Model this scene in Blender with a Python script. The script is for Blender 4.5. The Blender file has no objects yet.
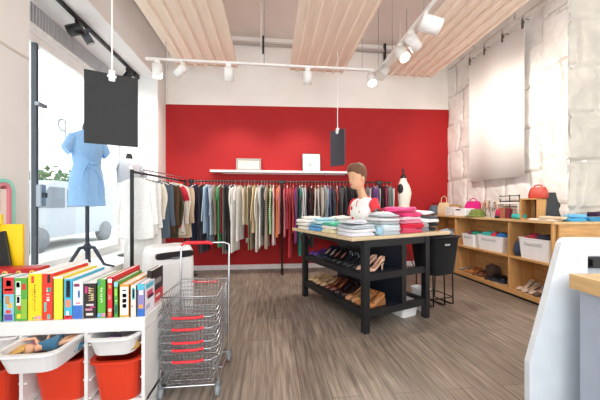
import bpy, bmesh, math, random
from mathutils import Vector, Matrix, noise
random.seed(7)
C = bpy.context.scene.collection
PI = math.pi
sin, cos = math.sin, math.cos

# ------------------------------------------------------------------ camera
EYE = 1.2
F = 280.0                      # focal length in pixels of a 600 px wide frame
YAW = math.atan(29 / F)        # the room's depth axis is +Y, the camera looks slightly to its right
cam_d = bpy.data.cameras.new('camera'); cam = bpy.data.objects.new('camera', cam_d); C.objects.link(cam)
cam.location = (0, 0, EYE); cam.rotation_euler = (PI / 2, 0, -YAW)
cam_d.sensor_width = 36; cam_d.lens = 36 * F / 600; cam_d.shift_y = 5 / 600; cam_d.clip_start = 0.05; cam_d.clip_end = 200
bpy.context.scene.camera = cam
CA, SA = cos(YAW), sin(YAW)

def on_v(px, v):               # u on the plane Y = v seen in column px
    t = (px - 300) / F
    d = v / (CA - t * SA)
    return t * d * CA + d * SA
def on_u(px, u):               # v on the plane X = u seen in column px
    t = (px - 300) / F
    d = u / (t * CA + SA)
    return -t * d * SA + d * CA

# ------------------------------------------------------------------ materials
def lin(h):
    h = h.lstrip('#'); r = []
    for i in (0, 2, 4):
        c = int(h[i:i + 2], 16) / 255
        r.append(c / 12.92 if c <= .04045 else ((c + .055) / 1.055) ** 2.4)
    return tuple(r) + (1,)
_mats = {}
def mat(hexc, rough=.6, kind='plain', metal=0.0, **k):
    key = (hexc, rough, kind, metal, tuple(sorted(k.items())))
    if key in _mats: return _mats[key]
    m = bpy.data.materials.new('%s_%s' % (kind, hexc.lstrip('#'))); m.use_nodes = True
    nt = m.node_tree; N = nt.nodes; L = nt.links; b = N['Principled BSDF']
    col = lin(hexc)
    b.inputs['Base Color'].default_value = col
    b.inputs['Roughness'].default_value = rough; b.inputs['Metallic'].default_value = metal
    tc = N.new('ShaderNodeTexCoord')
    def bump(sock, dist, strength=.5):
        bp = N.new('ShaderNodeBump'); bp.inputs['Strength'].default_value = strength; bp.inputs['Distance'].default_value = dist
        L.new(sock, bp.inputs['Height']); L.new(bp.outputs[0], b.inputs['Normal'])
    def vary(sock, a, c):
        r = N.new('ShaderNodeValToRGB'); r.color_ramp.elements[0].color = a; r.color_ramp.elements[1].color = c
        r.color_ramp.elements[0].position = .3; r.color_ramp.elements[1].position = .7
        L.new(sock, r.inputs[0]); L.new(r.outputs[0], b.inputs['Base Color'])
    def shade(f): return tuple(min(1, x * f) for x in col[:3]) + (1,)
    def ntex(scale, detail=3, stretch=None):
        n = N.new('ShaderNodeTexNoise'); n.inputs['Scale'].default_value = scale; n.inputs['Detail'].default_value = detail
        if stretch:
            mp = N.new('ShaderNodeMapping'); mp.inputs['Scale'].default_value = stretch
            L.new(tc.outputs['Object'], mp.inputs[0]); L.new(mp.outputs[0], n.inputs['Vector'])
        else: L.new(tc.outputs['Object'], n.inputs['Vector'])
        return n
    if kind == 'plain':
        n = ntex(9); vary(n.outputs[0], shade(.96), shade(1.04))
    elif kind == 'cloth':
        n = ntex(28); vary(n.outputs[0], shade(.94), shade(1.04)); n2 = ntex(60, 2); bump(n2.outputs[0], .002, .25)
        b.inputs['Sheen Weight'].default_value = .15; b.inputs['Specular IOR Level'].default_value = .2
    elif kind == 'stripes':
        w = N.new('ShaderNodeTexWave'); w.bands_direction = 'Z'; w.inputs['Scale'].default_value = k.get('scale', 8)
        L.new(tc.outputs['Object'], w.inputs['Vector']); vary(w.outputs['Fac'], col, lin(k['second']))
    elif kind == 'spots':
        v = N.new('ShaderNodeTexVoronoi'); v.inputs['Scale'].default_value = k.get('scale', 14)
        L.new(tc.outputs['Object'], v.inputs['Vector'])
        r = N.new('ShaderNodeValToRGB'); r.color_ramp.elements[0].color = lin(k['second']); r.color_ramp.elements[1].color = col
        r.color_ramp.elements[0].position = k.get('size', .25); r.color_ramp.elements[1].position = k.get('size', .25) + .04
        L.new(v.outputs['Distance'], r.inputs[0]); L.new(r.outputs[0], b.inputs['Base Color'])
    elif kind == 'wood':
        n = ntex(3, 5, k.get('stretch', (14, 1.2, 14))); vary(n.outputs[0], shade(.72), shade(1.15))
    elif kind == 'panelwood':
        n = ntex(3, 4, (5, .5, 5)); vary(n.outputs[0], shade(.93), shade(1.04))
    elif kind == 'plaster':
        n = ntex(1.7, 4); vary(n.outputs[0], shade(.95), shade(1.03)); n2 = ntex(40, 4); bump(n2.outputs[0], .003, .3)
    elif kind == 'stone':
        n = ntex(3.2, 7); vary(n.outputs[0], shade(.84), shade(1.05)); n2 = ntex(16, 8); bump(n2.outputs[0], .02, .55)
    elif kind == 'planks':
        mp = N.new('ShaderNodeMapping'); mp.inputs['Rotation'].default_value = (0, 0, PI / 2)
        L.new(tc.outputs['Object'], mp.inputs[0])
        br = N.new('ShaderNodeTexBrick'); br.offset = .37; br.inputs['Scale'].default_value = 1
        br.inputs['Brick Width'].default_value = 1.25; br.inputs['Row Height'].default_value = .19
        br.inputs['Mortar Size'].default_value = .0018
        br.inputs['Color1'].default_value = lin('#988b7e'); br.inputs['Color2'].default_value = lin('#857a6f'); br.inputs['Mortar'].default_value = lin('#5c534b')
        L.new(mp.outputs[0], br.inputs['Vector'])
        n = ntex(2.4, 8, (16, 1.0, 1)); n2 = ntex(2.2, 5, (60, 1.6, 1))
        r1 = N.new('ShaderNodeValToRGB'); r1.color_ramp.elements[0].position = .32; r1.color_ramp.elements[1].position = .68
        r1.color_ramp.elements[0].color = (.6, .58, .56, 1); r1.color_ramp.elements[1].color = (1.3, 1.28, 1.25, 1)
        L.new(n.outputs[0], r1.inputs[0])
        r2 = N.new('ShaderNodeValToRGB'); r2.color_ramp.elements[0].position = .35; r2.color_ramp.elements[1].position = .65
        r2.color_ramp.elements[0].color = (.75, .74, .73, 1); r2.color_ramp.elements[1].color = (1.15, 1.15, 1.15, 1)
        L.new(n2.outputs[0], r2.inputs[0])
        m1 = N.new('ShaderNodeMixRGB'); m1.blend_type = 'MULTIPLY'; m1.inputs[0].default_value = 1
        m2 = N.new('ShaderNodeMixRGB'); m2.blend_type = 'MULTIPLY'; m2.inputs[0].default_value = 1
        L.new(br.outputs[0], m1.inputs[1]); L.new(r1.outputs[0], m1.inputs[2]); L.new(m1.outputs[0], m2.inputs[1]); L.new(r2.outputs[0], m2.inputs[2])
        L.new(m2.outputs[0], b.inputs['Base Color']); bump(n2.outputs[0], .002, .3)
    elif kind == 'glass':
        tr = N.new('ShaderNodeBsdfTransparent'); gl = N.new('ShaderNodeBsdfGlossy'); gl.inputs['Roughness'].default_value = .02
        tr.inputs[0].default_value = (.96, .98, .97, 1)
        mx = N.new('ShaderNodeMixShader'); mx.inputs[0].default_value = k.get('gloss', .05)
        L.new(tr.outputs[0], mx.inputs[1]); L.new(gl.outputs[0], mx.inputs[2]); L.new(mx.outputs[0], N['Material Output'].inputs[0])
    elif kind == 'emit':
        b.inputs['Emission Color'].default_value = col; b.inputs['Emission Strength'].default_value = k.get('power', 6)
    elif kind == 'sheer':
        b.inputs['Transmission Weight'].default_value = .0; b.inputs['Subsurface Weight'].default_value = .3
        b.inputs['Subsurface Radius'].default_value = (.01, .01, .01)
    _mats[key] = m
    return m

# ------------------------------------------------------------------ mesh builder
class MB:
    def __init__(s): s.v = []; s.f = []; s.mi = []; s.sm = []; s.mats = []
    def _m(s, m):
        if m not in s.mats: s.mats.append(m)
        return s.mats.index(m)
    def add(s, vs, fs, m, smooth=False, M=None):
        o = len(s.v); i = s._m(m)
        s.v += [tuple(M @ Vector(p)) if M else tuple(p) for p in vs]
        for f in fs: s.f.append([o + q for q in f]); s.mi.append(i); s.sm.append(smooth)
        return s
    def box(s, a, b, m, M=None, bev=0.0):
        (x0, y0, z0), (x1, y1, z1) = a, b
        if bev <= 0:
            vs = [(x0, y0, z0), (x1, y0, z0), (x1, y1, z0), (x0, y1, z0), (x0, y0, z1), (x1, y0, z1), (x1, y1, z1), (x0, y1, z1)]
            return s.add(vs, [(0, 3, 2, 1), (4, 5, 6, 7), (0, 1, 5, 4), (1, 2, 6, 5), (2, 3, 7, 6), (3, 0, 4, 7)], m, False, M)
        e = min(bev, (x1 - x0) / 2.01, (y1 - y0) / 2.01, (z1 - z0) / 2.01)
        def rect(i, z): return [(x0 + i, y0 + e, z), (x0 + e, y0 + i, z), (x1 - e, y0 + i, z), (x1 - i, y0 + e, z), (x1 - i, y1 - e, z), (x1 - e, y1 - i, z), (x0 + e, y1 - i, z), (x0 + i, y1 - e, z)]
        def rin(z):
            k = e
            return [(x0 + k, y0 + e + .3 * e, z), (x0 + e + .3 * e, y0 + k, z), (x1 - e - .3 * e, y0 + k, z), (x1 - k, y0 + e + .3 * e, z), (x1 - k, y1 - e - .3 * e, z), (x1 - e - .3 * e, y1 - k, z), (x0 + e + .3 * e, y1 - k, z), (x0 + k, y1 - e - .3 * e, z)]
        return s.loft([rin(z0), rect(0, z0 + e), rect(0, z1 - e), rin(z1)], m, smooth=False, M=M)
    def loft(s, rings, m, smooth=True, caps=(True, True), closed=True, M=None):
        n = len(rings[0]); vs = [p for r in rings for p in r]; fs = []
        for i in range(len(rings) - 1):
            for j in range(n if closed else n - 1):
                k = (j + 1) % n
                fs.append((i * n + j, i * n + k, (i + 1) * n + k, (i + 1) * n + j))
        s.add(vs, fs, m, smooth, M)
        if closed and caps[0]: s.add(rings[0], [tuple(range(n - 1, -1, -1))], m, False, M)
        if closed and caps[1]: s.add(rings[-1], [tuple(range(n))], m, False, M)
        return s
    def tube(s, pts, r, m, n=6, M=None, smooth=True, close=False):
        pts = [Vector(p) for p in pts]; rings = []; up = None
        L = len(pts)
        for i, p in enumerate(pts):
            if close: t = (pts[(i + 1) % L] - pts[i - 1])
            else: t = (pts[min(i + 1, L - 1)] - pts[max(i - 1, 0)])
            t = t.normalized() if t.length > 1e-9 else Vector((0, 0, 1))
            if up is None:
                up = t.orthogonal().normalized()
            up = (up - t * up.dot(t))
            up = up.normalized() if up.length > 1e-6 else t.orthogonal().normalized()
            q = t.cross(up); rr = r[i] if isinstance(r, (list, tuple)) else r
            rings.append([tuple(p + up * rr * cos(2 * PI * j / n) + q * rr * sin(2 * PI * j / n)) for j in range(n)])
        if close: rings.append(rings[0]); return s.loft(rings, m, smooth, (False, False), True, M)
        return s.loft(rings, m, smooth, (True, True), True, M)
    def lathe(s, prof, m, n=20, M=None, smooth=True):
        return s.loft([[(r * cos(2 * PI * j / n), r * sin(2 * PI * j / n), z) for j in range(n)] for r, z in prof], m, smooth, (True, True), True, M)
    def ball(s, c, r, m, n=10, M=None):
        r = r if isinstance(r, tuple) else (r, r, r); k = max(5, n // 2 + 1)
        rings = []
        for i in range(k + 1):
            a = -PI / 2 + PI * i / k; a = max(min(a, PI / 2 - .02), -PI / 2 + .02)
            rings.append([(c[0] + r[0] * cos(a) * cos(2 * PI * j / n), c[1] + r[1] * cos(a) * sin(2 * PI * j / n), c[2] + r[2] * sin(a)) for j in range(n)])
        return s.loft(rings, m, True, (True, True), True, M)
    def prism(s, poly, axis, a, b, m, M=None):
        def p3(p, t):
            return {'x': (t, p[0], p[1]), 'y': (p[0], t, p[1]), 'z': (p[0], p[1], t)}[axis]
        return s.loft([[p3(p, a) for p in poly], [p3(p, b) for p in poly]], m, False, M=M)
    def build(s, name, parent=None, loc=None, rot=None):
        me = bpy.data.meshes.new(name); me.from_pydata(s.v, [], s.f)
        for m in s.mats: me.materials.append(m)
        me.polygons.foreach_set('material_index', s.mi); me.polygons.foreach_set('use_smooth', s.sm)
        bm = bmesh.new(); bm.from_mesh(me); bmesh.ops.recalc_face_normals(bm, faces=bm.faces); bm.to_mesh(me); bm.free()
        me.update()
        o = bpy.data.objects.new(name, me); C.objects.link(o)
        if parent: o.parent = parent
        if loc: o.location = loc
        if rot: o.rotation_euler = rot
        return o
LABELS = set()
def tag(o, label, cat, group=None):
    o['label'] = label; o['category'] = cat
    if group: o['group'] = group
    if label in LABELS: print('DUPLABEL', label)
    LABELS.add(label)
    n = len(label.split())
    if n < 4 or n > 16: print('LABELLEN', n, label)
    return o
def thing(name, label, cat, loc=(0, 0, 0), rz=0, group=None):
    o = bpy.data.objects.new(name, None); C.objects.link(o); o.empty_display_size = .1
    o.location = loc; o.rotation_euler = (0, 0, rz)
    return tag(o, label, cat, group)
def struct(o): o['kind'] = 'structure'; return o
def T(x=0, y=0, z=0, rz=0, rx=0, ry=0, s=1):
    return Matrix.Translation((x, y, z)) @ Matrix.Rotation(rz, 4, 'Z') @ Matrix.Rotation(ry, 4, 'Y') @ Matrix.Rotation(rx, 4, 'X') @ Matrix.Scale(s, 4)
def copy_thing(o, loc, rz, label, group=None):
    c = o.copy(); C.objects.link(c); c.location = loc; c.rotation_euler = (0, 0, rz); tag(c, label, o['category'], group or o.get('group'))
    for ch in [x for x in bpy.data.objects if x.parent == o]:
        d = ch.copy(); C.objects.link(d); d.parent = c
        for g in [x for x in bpy.data.objects if x.parent == ch]:
            e = g.copy(); C.objects.link(e); e.parent = d
    return c
def rrect(w, d, r, n=4, z=0, cx=0, cy=0):   # rounded rectangle ring
    pts = []
    for (sx, sy, a0) in ((1, 1, 0), (-1, 1, PI / 2), (-1, -1, PI), (1, -1, 1.5 * PI)):
        for i in range(n + 1):
            a = a0 + PI / 2 * i / n
            pts.append((cx + sx * (w / 2 - r) + r * cos(a), cy + sy * (d / 2 - r) + r * sin(a), z))
    return pts

# shared materials
BLACKM = mat('#0e0f11', .4); BLACKF = mat('#0c0c0e', .8, 'cloth'); WHITEP = mat('#f1f0ee', .45); CHROME = mat('#c9cccf', .22, 'plain', 1.0)
STEEL = mat('#a9adb2', .35, 'plain', .9)
BEIGEW = mat('#e4e0db', .85, 'plaster'); WHITEW = mat('#f0efee', .8, 'plaster'); UPPERW = mat('#f0e9e2', .85, 'plaster')
OAK = mat('#d0a06a', .5, 'wood'); OAKL = mat('#dfb983', .5, 'wood', stretch=(8, 1, 8))

# ------------------------------------------------------------------ setting
UL, UR, VB, ZC = -1.906, 3.55, 5.32, 4.35      # left wall, right wall, back wall, ceiling
VN0, VN1, UW = 2.42, 4.97, -2.5                # window niche and window plane
struct(MB().box((-2.6, -1.5, -.06), (6.0, VB + .1, 0), mat('#857a70', .42, 'planks')).build('floor'))
struct(MB().box((-2.6, -1.2, ZC), (6.0, VB + .1, ZC + .08), mat('#eadfd8', .9, 'plaster')).build('ceiling'))
RED = mat('#a80d11', .75, 'plaster')
b = MB()
b.box((UL - .3, VB, 0), (UR + .3, VB + .1, 3.0), RED)
b.prism([(UL - .3, 3.0), (UR + .3, 3.0), (UR + .3, 3.13), (UL - .3, 3.03)], 'y', VB, VB + .1, RED)
b.prism([(UL - .3, 3.03), (UR + .3, 3.13), (UR + .3, ZC), (UL - .3, ZC)], 'y', VB, VB + .1, UPPERW)
struct(b.build('wall_back'))
struct(MB().box((UL, VB - .018, 0), (UR, VB - .001, .085), mat('#e8dedd', .5)).build('baseboard_back'))
b = MB()
b.box((UW - .1, -.9, 0), (UL, VN0, ZC), BEIGEW)
b.box((UW - .1, VN0, 3.35), (UL, VN1, ZC), BEIGEW)
b.box((UW - .1, VN1, 0), (UL, VB, ZC), BEIGEW)
struct(b.build('wall_left'))
# panel seam on the pier
struct(MB().box((UL, -.5, 2.345), (UL + .006, VN0, 2.362), mat('#cfc5ba', .8)).box((UL, 1.85, 0), (UL + .005, 1.862, ZC), mat('#cfc5ba', .8)).build('trim_1'))
# niche lining, white
b = MB()
b.box((UW, VN1 - .012, .45), (UL - .001, VN1 - .001, 3.35), WHITEW)
b.box((UW, VN0 + .001, 3.337), (UL - .001, VN1 - .012, 3.349), WHITEW)
b.box((UW, VN0 + .001, .45), (UL - .001, VN0 + .012, 3.337), WHITEW)
struct(b.build('trim_2'))
struct(MB().box((UW, VN0 + .001, 0), (UL, VN1 - .001, .45), WHITEP, bev=.008).build('trim_3'))     # raised display sill
# window front: low wall, head with louvre, frame, glass
struct(MB().box((UW - .1, VN0, 0), (UW, VN1, .5), WHITEW).box((UW - .1, VN0, 3.02), (UW, VN1, 3.35), WHITEW).build('wall_window'))
w = struct(MB().box((UW - .08, VN0, .5), (UW - .02, VN1, .56), WHITEP).box((UW - .08, VN0, 2.94), (UW - .02, VN1, 3.02), WHITEP)
           .box((UW - .08, VN1 - .07, .56), (UW - .02, VN1 - .012, 2.94), WHITEP).box((UW - .08, 3.30, .56), (UW - .03, 3.345, 2.94), mat('#d5d6d8', .4))
           .box((UW - .08, VN0, .56), (UW - .02, VN0 + .08, 2.94), WHITEP).build('window_1'))
MB().box((UW - .05, 3.272, .56), (UW + .0, 3.30, 2.94), mat('#3d434b', .5)).build('window_frame', w)
h = MB().box((UW + .005, 3.255, 1.18), (UW + .06, 3.33, 1.42), mat('#8d949c', .4, 'plain', .6), bev=.008)
h.box((UW + .06, 3.27, 1.28), (UW + .085, 3.31, 1.33), BLACKM); h.build('window_lock', w)
MB().box((UW + .005, 3.24, 2.26), (UW + .05, 3.36, 2.30), mat('#8d949c', .4, 'plain', .6), bev=.005).build('window_hinge', w)
MB().box((UW - .055, VN0 + .08, .56), (UW - .045, VN1 - .07, 2.94), mat('#ffffff', .02, 'glass')).build('window_glass', w)
# lettering on the pane, read from behind
for ch, v, z, sz in (('q', 3.62, 2.10, .36), ('n', 3.98, 2.02, .30), ('o', 4.22, 2.0, .30)):
    cu = bpy.data.curves.new('window_lettering', 'FONT'); cu.body = ch; cu.size = sz; cu.extrude = .001
    to = bpy.data.objects.new('window_lettering', cu); C.objects.link(to); to.parent = w
    to.location = (UW - .043, v, z); to.rotation_euler = (PI / 2, 0, PI / 2); cu.materials.append(mat('#c9dfe0', .7))
vt = thing('louvre_vent', 'long grey louvred air vent above the shop window', 'air vent', (UW, 3.5, 3.09), 0)
MB().box((0, -1.05, 0), (.012, 1.45, .235), mat('#4b4b4d', .6)).box((.002, -1.05, -.012), (.03, 1.45, .012), WHITEP).box((.002, -1.05, .222), (.03, 1.45, .245), WHITEP).build('vent_frame', vt)
b = MB()
for k in range(62):
    y = -1.03 + k * .04
    b.box((.01, y, .01), (.028, y + .02, .225), mat('#c3c3c5', .5))
b.build('louvre', vt)

# right wall of painted rubble stone: displaced grid
def stone_sheet(name, org, eu, ev, nu, nv, m, seed, nrm, amp=.03, course=.52):
    vs = []; fs = []; gs = []; org, eu, ev, nrm = map(Vector, (org, eu, ev, nrm)); lu, lv = eu.length, ev.length
    for j in range(nv + 1):
        for i in range(nu + 1):
            a, c = lu * i / nu, lv * j / nv
            row = int((c + .05 * noise.noise((a * 1.3, c, seed))) / course)
            fy = (c + .06 * noise.noise((a * 1.7, seed, row * 3.1))) % course
            wid = .62 + .35 * noise.cell((row * 7.7, seed, 0))
            fx = (a + row * .37 + .07 * noise.noise((c * 2.2, row, seed))) % max(.35, wid)
            g = min(fy, course - fy, fx * .9, (max(.35, wid) - fx) * .9)
            d = amp * (min(1, max(0, g / .035)) - 1) * (.7 + .3 * noise.noise((a * 2, c * 2, seed)))
            d += .55 * amp * noise.fractal((a * 3.1, c * 3.1, seed), .9, 2.1, 4)
            gs.append(g)
            if i in (0, nu): d = min(d, 0)
            vs.append(org + eu * (i / nu) + ev * (j / nv) + nrm * d)
    for j in range(nv):
        for i in range(nu):
            k = j * (nu + 1) + i; fs.append((k, k + 1, k + nu + 2, k + nu + 1))
    b = MB(); mort = mat('#cdc6bd', .95, 'stone')
    b.add(vs, fs, m, True); mi = b._m(mort)
    for k, f in enumerate(fs):
        if sum(gs[q] for q in f) / 4 < .012: b.mi[k] = mi
    return b.build(name)
STONEW = mat('#eae6e1', .85, 'stone'); STONE2 = mat('#cdc6ba', .9, 'stone')
VS = 2.99
b = MB().box((UR + .06, VS + .06, 0), (UR + .3, VB + .1, ZC), STONEW)
struct(b.build('wall_right_core'))
struct(stone_sheet('wall_right', (UR, VS, 0), (0, VB - VS, 0), (0, 0, ZC), 130, 220, STONEW, 3.3, (-1, 0, 0), .035, .56))
struct(stone_sheet('wall_right_pilaster', (UR - .035, VS, 0), (0, .30, 0), (0, 0, ZC), 18, 220, STONEW, 8.3, (-1, 0, 0), .03, .60))
struct(stone_sheet('wall_right_front', (UR - .03, VS, 0), (2.4, 0, 0), (0, 0, ZC), 110, 220, STONE2, 5.1, (0, -1, 0), .075, .58))
struct(MB().box((5.8, -1.0, 0), (5.9, VS + .1, ZC), BEIGEW).build('wall_right_near'))

# ceiling: three suspended corrugated panels
PANM = mat('#f6e6d5', .7, 'panelwood')
def ceiling_panel(u0, u1, label):
    prof_lo = []; n = 6; wv = (u1 - u0) / n
    for k in range(n):
        x = u0 + k * wv
        prof_lo += [(x, 3.55), (x + wv * .72, 3.55), (x + wv * .76, 3.515), (x + wv * .92, 3.515), (x + wv * .96, 3.55)]
    prof_lo += [(u1, 3.55)]
    top = [(x, z + .03) for x, z in reversed(prof_lo)]
    t = thing('ceiling_panel', label, 'ceiling panel', ((u0 + u1) / 2, 2.6, 3.55), 0, 'suspended ribbed ceiling panels')
    M = Matrix.Translation((-(u0 + u1) / 2, -2.6, -3.55))
    b = MB(); rings = [[(x, v, z) for x, z in prof_lo + top] for v in (.4, 4.85)]
    b.loft(rings, PANM, False, M=M); b.build('panel', t)
    b = MB()
    for k in range(n): b.box((u0 + k * wv + .01, 4.83, 3.546), (u0 + k * wv + wv * .74, 4.856, 3.556), mat('#caa98c', .7), M=M)
    b.build('end_trim', t)
    b = MB()
    for x in (u0 + .15, u1 - .15):
        for v in (1.2, 4.3): b.tube([(x, v, 3.58), (x, v, ZC)], .005, STEEL, 5, M=M)
    b.build('suspension_rod', t)
ceiling_panel(-1.56, -.56, 'pale ribbed ceiling panel nearest the window wall')
ceiling_panel(.32, 1.27, 'pale ribbed ceiling panel between the other two panels')
ceiling_panel(2.02, 2.92, 'pale ribbed ceiling panel beside the hanging white sheet')

# pipes
t = thing('ceiling_pipe', 'thin grey pipe running across the top of the back wall', 'pipe', (0, VB - .04, 4.20))
MB().tube([(UL, 0, 0), (UR, 0, 0)], .022, mat('#b5a9a3', .5), 8).box((UL, .0, .03), (UR, .04, .06), mat('#d8ccc4', .7)).build('pipe_run', t)
b = MB()
for x in (-.16, .9, 2.2): b.box((x, -.03, -.16), (x + .03, .03, .16), BLACKM)
b.build('pipe_bracket', t)
t = thing('cable_conduit', 'white and black cable conduit along the top of the window wall', 'conduit', (UL + .03, 3, 4.02))  # cable duct run along the wall top, not suspended from the ceiling
MB().tube([(0, -2, .05), (0, 2.25, .05), (0, 2.28, 0.0), (0, 2.28, -1.0)], .014, WHITEP, 6).build('white_conduit', t)
MB().tube([(.035, -2, .0), (.035, 2.2, .0)], .014, mat('#3d3a38', .5), 6).build('black_conduit', t)
MB().tube([(.03, .55, .03), (-.02, .55, .03)], .012, WHITEP, 6).tube([(.0, .62, .0), (.42, .62, .0)], .018, WHITEP, 6).build('branch', t)
t = thing('ceiling_conduit', 'white conduit on the ceiling above the lit spotlights', 'conduit', (2.2, 3, 4.0))
MB().tube([(0, -1.8, 0), (0, 2.25, 0)], .014, WHITEP, 6).build('conduit_run', t)
MB().tube([(0, -.4, 0), (0, -.4, .35)], .008, WHITEP, 6).tube([(0, 1.6, 0), (0, 1.6, .35)], .008, WHITEP, 6).build('conduit_hanger', t)
t = tag(MB().tube([(0, 0, 0), (0, 0, .95)], .007, WHITEP, 6).build('hanging_wire', None, (-.155, 4.4, 3.4)), 'thin white cord hanging from the ceiling between two panels', 'cord')

# ------------------------------------------------------------------ light tracks
TV, TZ = 4.2, 3.29
t = thing('light_track', 'long white light track running across the shop', 'light track', (0, TV, TZ))
MB().box((-1.78, -.018, -.016), (1.60, .018, .016), WHITEP, bev=.004).build('rail', t)
b = MB()
for x in (-1.5, -.1, 1.4): b.tube([(x, 0, .01), (x, 0, ZC - TZ)], .004, STEEL, 5)
b.build('suspension_wire', t)
t = thing('light_track', 'white light track running towards the back wall on the right', 'light track', (1.66, 3.6, TZ))
MB().box((-.018, -1.0, -.016), (.018, .70, .016), WHITEP, bev=.004).build('rail', t)
b = MB()
for y in (-.7, .1, .6): b.tube([(0, y, .01), (0, y, ZC - TZ)], .004, STEEL, 5)
b.build('suspension_wire', t)
def spotlight(loc, tilt, rz, label, lit=False, color=WHITEP, power=0, r=.068, ln=.19):
    t = thing('track_spotlight', label, 'spotlight', loc, rz, 'track spotlights')
    MB().box((-.035, -.016, -.045), (.035, .016, .0), color, bev=.004).build('track_adapter', t)
    MB().tube([(0, 0, -.04), (0, 0, -.085)], .009, color, 6).build('yoke', t)
    M = Matrix.Translation((0, 0, -.10)) @ Matrix.Rotation(tilt, 4, 'X')
    # lamp can: axis -z before the tilt
    MB().lathe([(r * .7, .05), (r, .045), (r, -ln + .05), (r * .94, -ln + .05), (r * .85, -ln + .07)], color, 18, M=M).build('lamp_head', t)
    lens = MB().lathe([(r * .9, -ln + .058), (r * .9, -ln + .054)], mat('#fff1dc', .3, 'emit', power=14) if lit else mat('#ddd6cc', .3), 18, M=M).build('lens', t)
    if power:
        ld = bpy.data.lights.new('spot_lamp', 'SPOT'); ld.energy = power; ld.color = (1, .93, .84); ld.spot_size = math.radians(95); ld.spot_blend = .9; ld.shadow_soft_size = .05
        lo = bpy.data.objects.new('spot_lamp', ld); C.objects.link(lo); lo.parent = t
        lo.matrix_local = M @ Matrix.Translation((0, 0, -ln + .03))
R = math.radians
z0 = TZ - .016
spotlight((-1.62, TV, z0), R(10), R(15), 'white track spotlight closest to the window wall', True, power=60)
spotlight((-1.27, TV, z0), R(55), R(70), 'white track spotlight turned sideways, second from the window wall', False, power=40, r=.058)
spotlight((-.62, TV, z0), R(28), R(0), 'short white track spotlight above the navy clothes', False, power=45)
spotlight((.55, TV, z0), R(28), R(0), 'short white track spotlight below the middle ceiling panel', False, power=45)
spotlight((1.55, TV, z0), R(-30), R(-10), 'glowing white spotlight at the end of the cross track', True, power=60)
spotlight((1.66, 3.97, z0), R(40), R(120), 'grey backed spotlight on the right track nearest the back wall', False, power=30, color=mat('#c9c6c2', .4))
spotlight((1.66, 3.47, z0), R(-38), R(20), 'glowing white spotlight in the middle of the right track', True, power=60)
spotlight((1.66, 3.18, z0), R(60), R(-60), 'white spotlight tilted towards the stone wall, unlit face', False, power=115)
spotlight((1.66, 2.88, z0), R(70), R(-100), 'large white spotlight at the near end of the right track', False, power=50, r=.085, ln=.22)
# black track in the window niche
t = thing('light_track', 'black light track on the ceiling of the window niche', 'light track', (-2.18, 3.7, 3.337))
MB().box((-.02, -1.25, -.04), (.02, 1.1, 0), BLACKM, bev=.004).build('rail', t)
MB().box((-.03, 1.02, -.07), (.03, 1.16, -.0), BLACKM, bev=.005).build('end_feed', t)
spotlight((-2.18, 3.42, 3.297), R(70), R(95), 'black spotlight on the niche track above the blue dress', False, BLACKM, 0, .06, .15)
spotlight((-2.18, 3.58, 3.297), R(35), R(-40), 'dark grey spotlight facing away on the niche track', False, mat('#4a4f57', .5), 0, .045, .12)
spotlight((-2.18, 4.55, 3.297), R(60), R(60), 'black spotlight at the far end of the niche track', False, BLACKM, 0, .05, .13)

# ------------------------------------------------------------------ hanging boards
def hung_board(u0, v0, u1, v1, ztop, h, hexc, name, label, ceil):
    cx, cy = (u0 + u1) / 2, (v0 + v1) / 2; wdt = math.hypot(u1 - u0, v1 - v0); rz = math.atan2(v1 - v0, u1 - u0)
    t = thing(name, label, 'sign board', (cx, cy, ztop - h), rz, 'hanging blank boards')
    MB().box((-wdt / 2, -.008, 0), (wdt / 2, .008, h), mat(hexc, .6), bev=.002).build('board', t)
    MB().box((-.022, -.018, h - .06), (.022, .018, h + .03), WHITEP, bev=.006).box((-.03, -.014, h - .03), (.03, .014, h - .012), WHITEP).build('clip', t)
    MB().tube([(0, 0, h + .02), (0, 0, ceil - ztop + h)], .006, mat('#f4f0ea', .7), 6).build('cord', t)
def cam_room(X, Y): return X * CA + Y * SA, -X * SA + Y * CA
a = cam_room(-216 * 2.11 / F, 2.11); c = cam_room(-162 * 2.28 / F, 2.28)
hung_board(a[0], a[1], c[0], c[1], EYE + 136 / F * 2.11, .555, '#161514', 'chalkboard', 'large blank dark board hanging by a white cord before the window', ZC)
a = cam_room(30.5 * 4.40 / F, 4.40); c = cam_room(45 * 4.20 / F, 4.20)
hung_board(a[0], a[1], c[0], c[1], EYE + 75 / F * 4.3, .55, '#383842', 'chalkboard', 'small slate grey board hanging on a white cord before the red wall', ZC)

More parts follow.
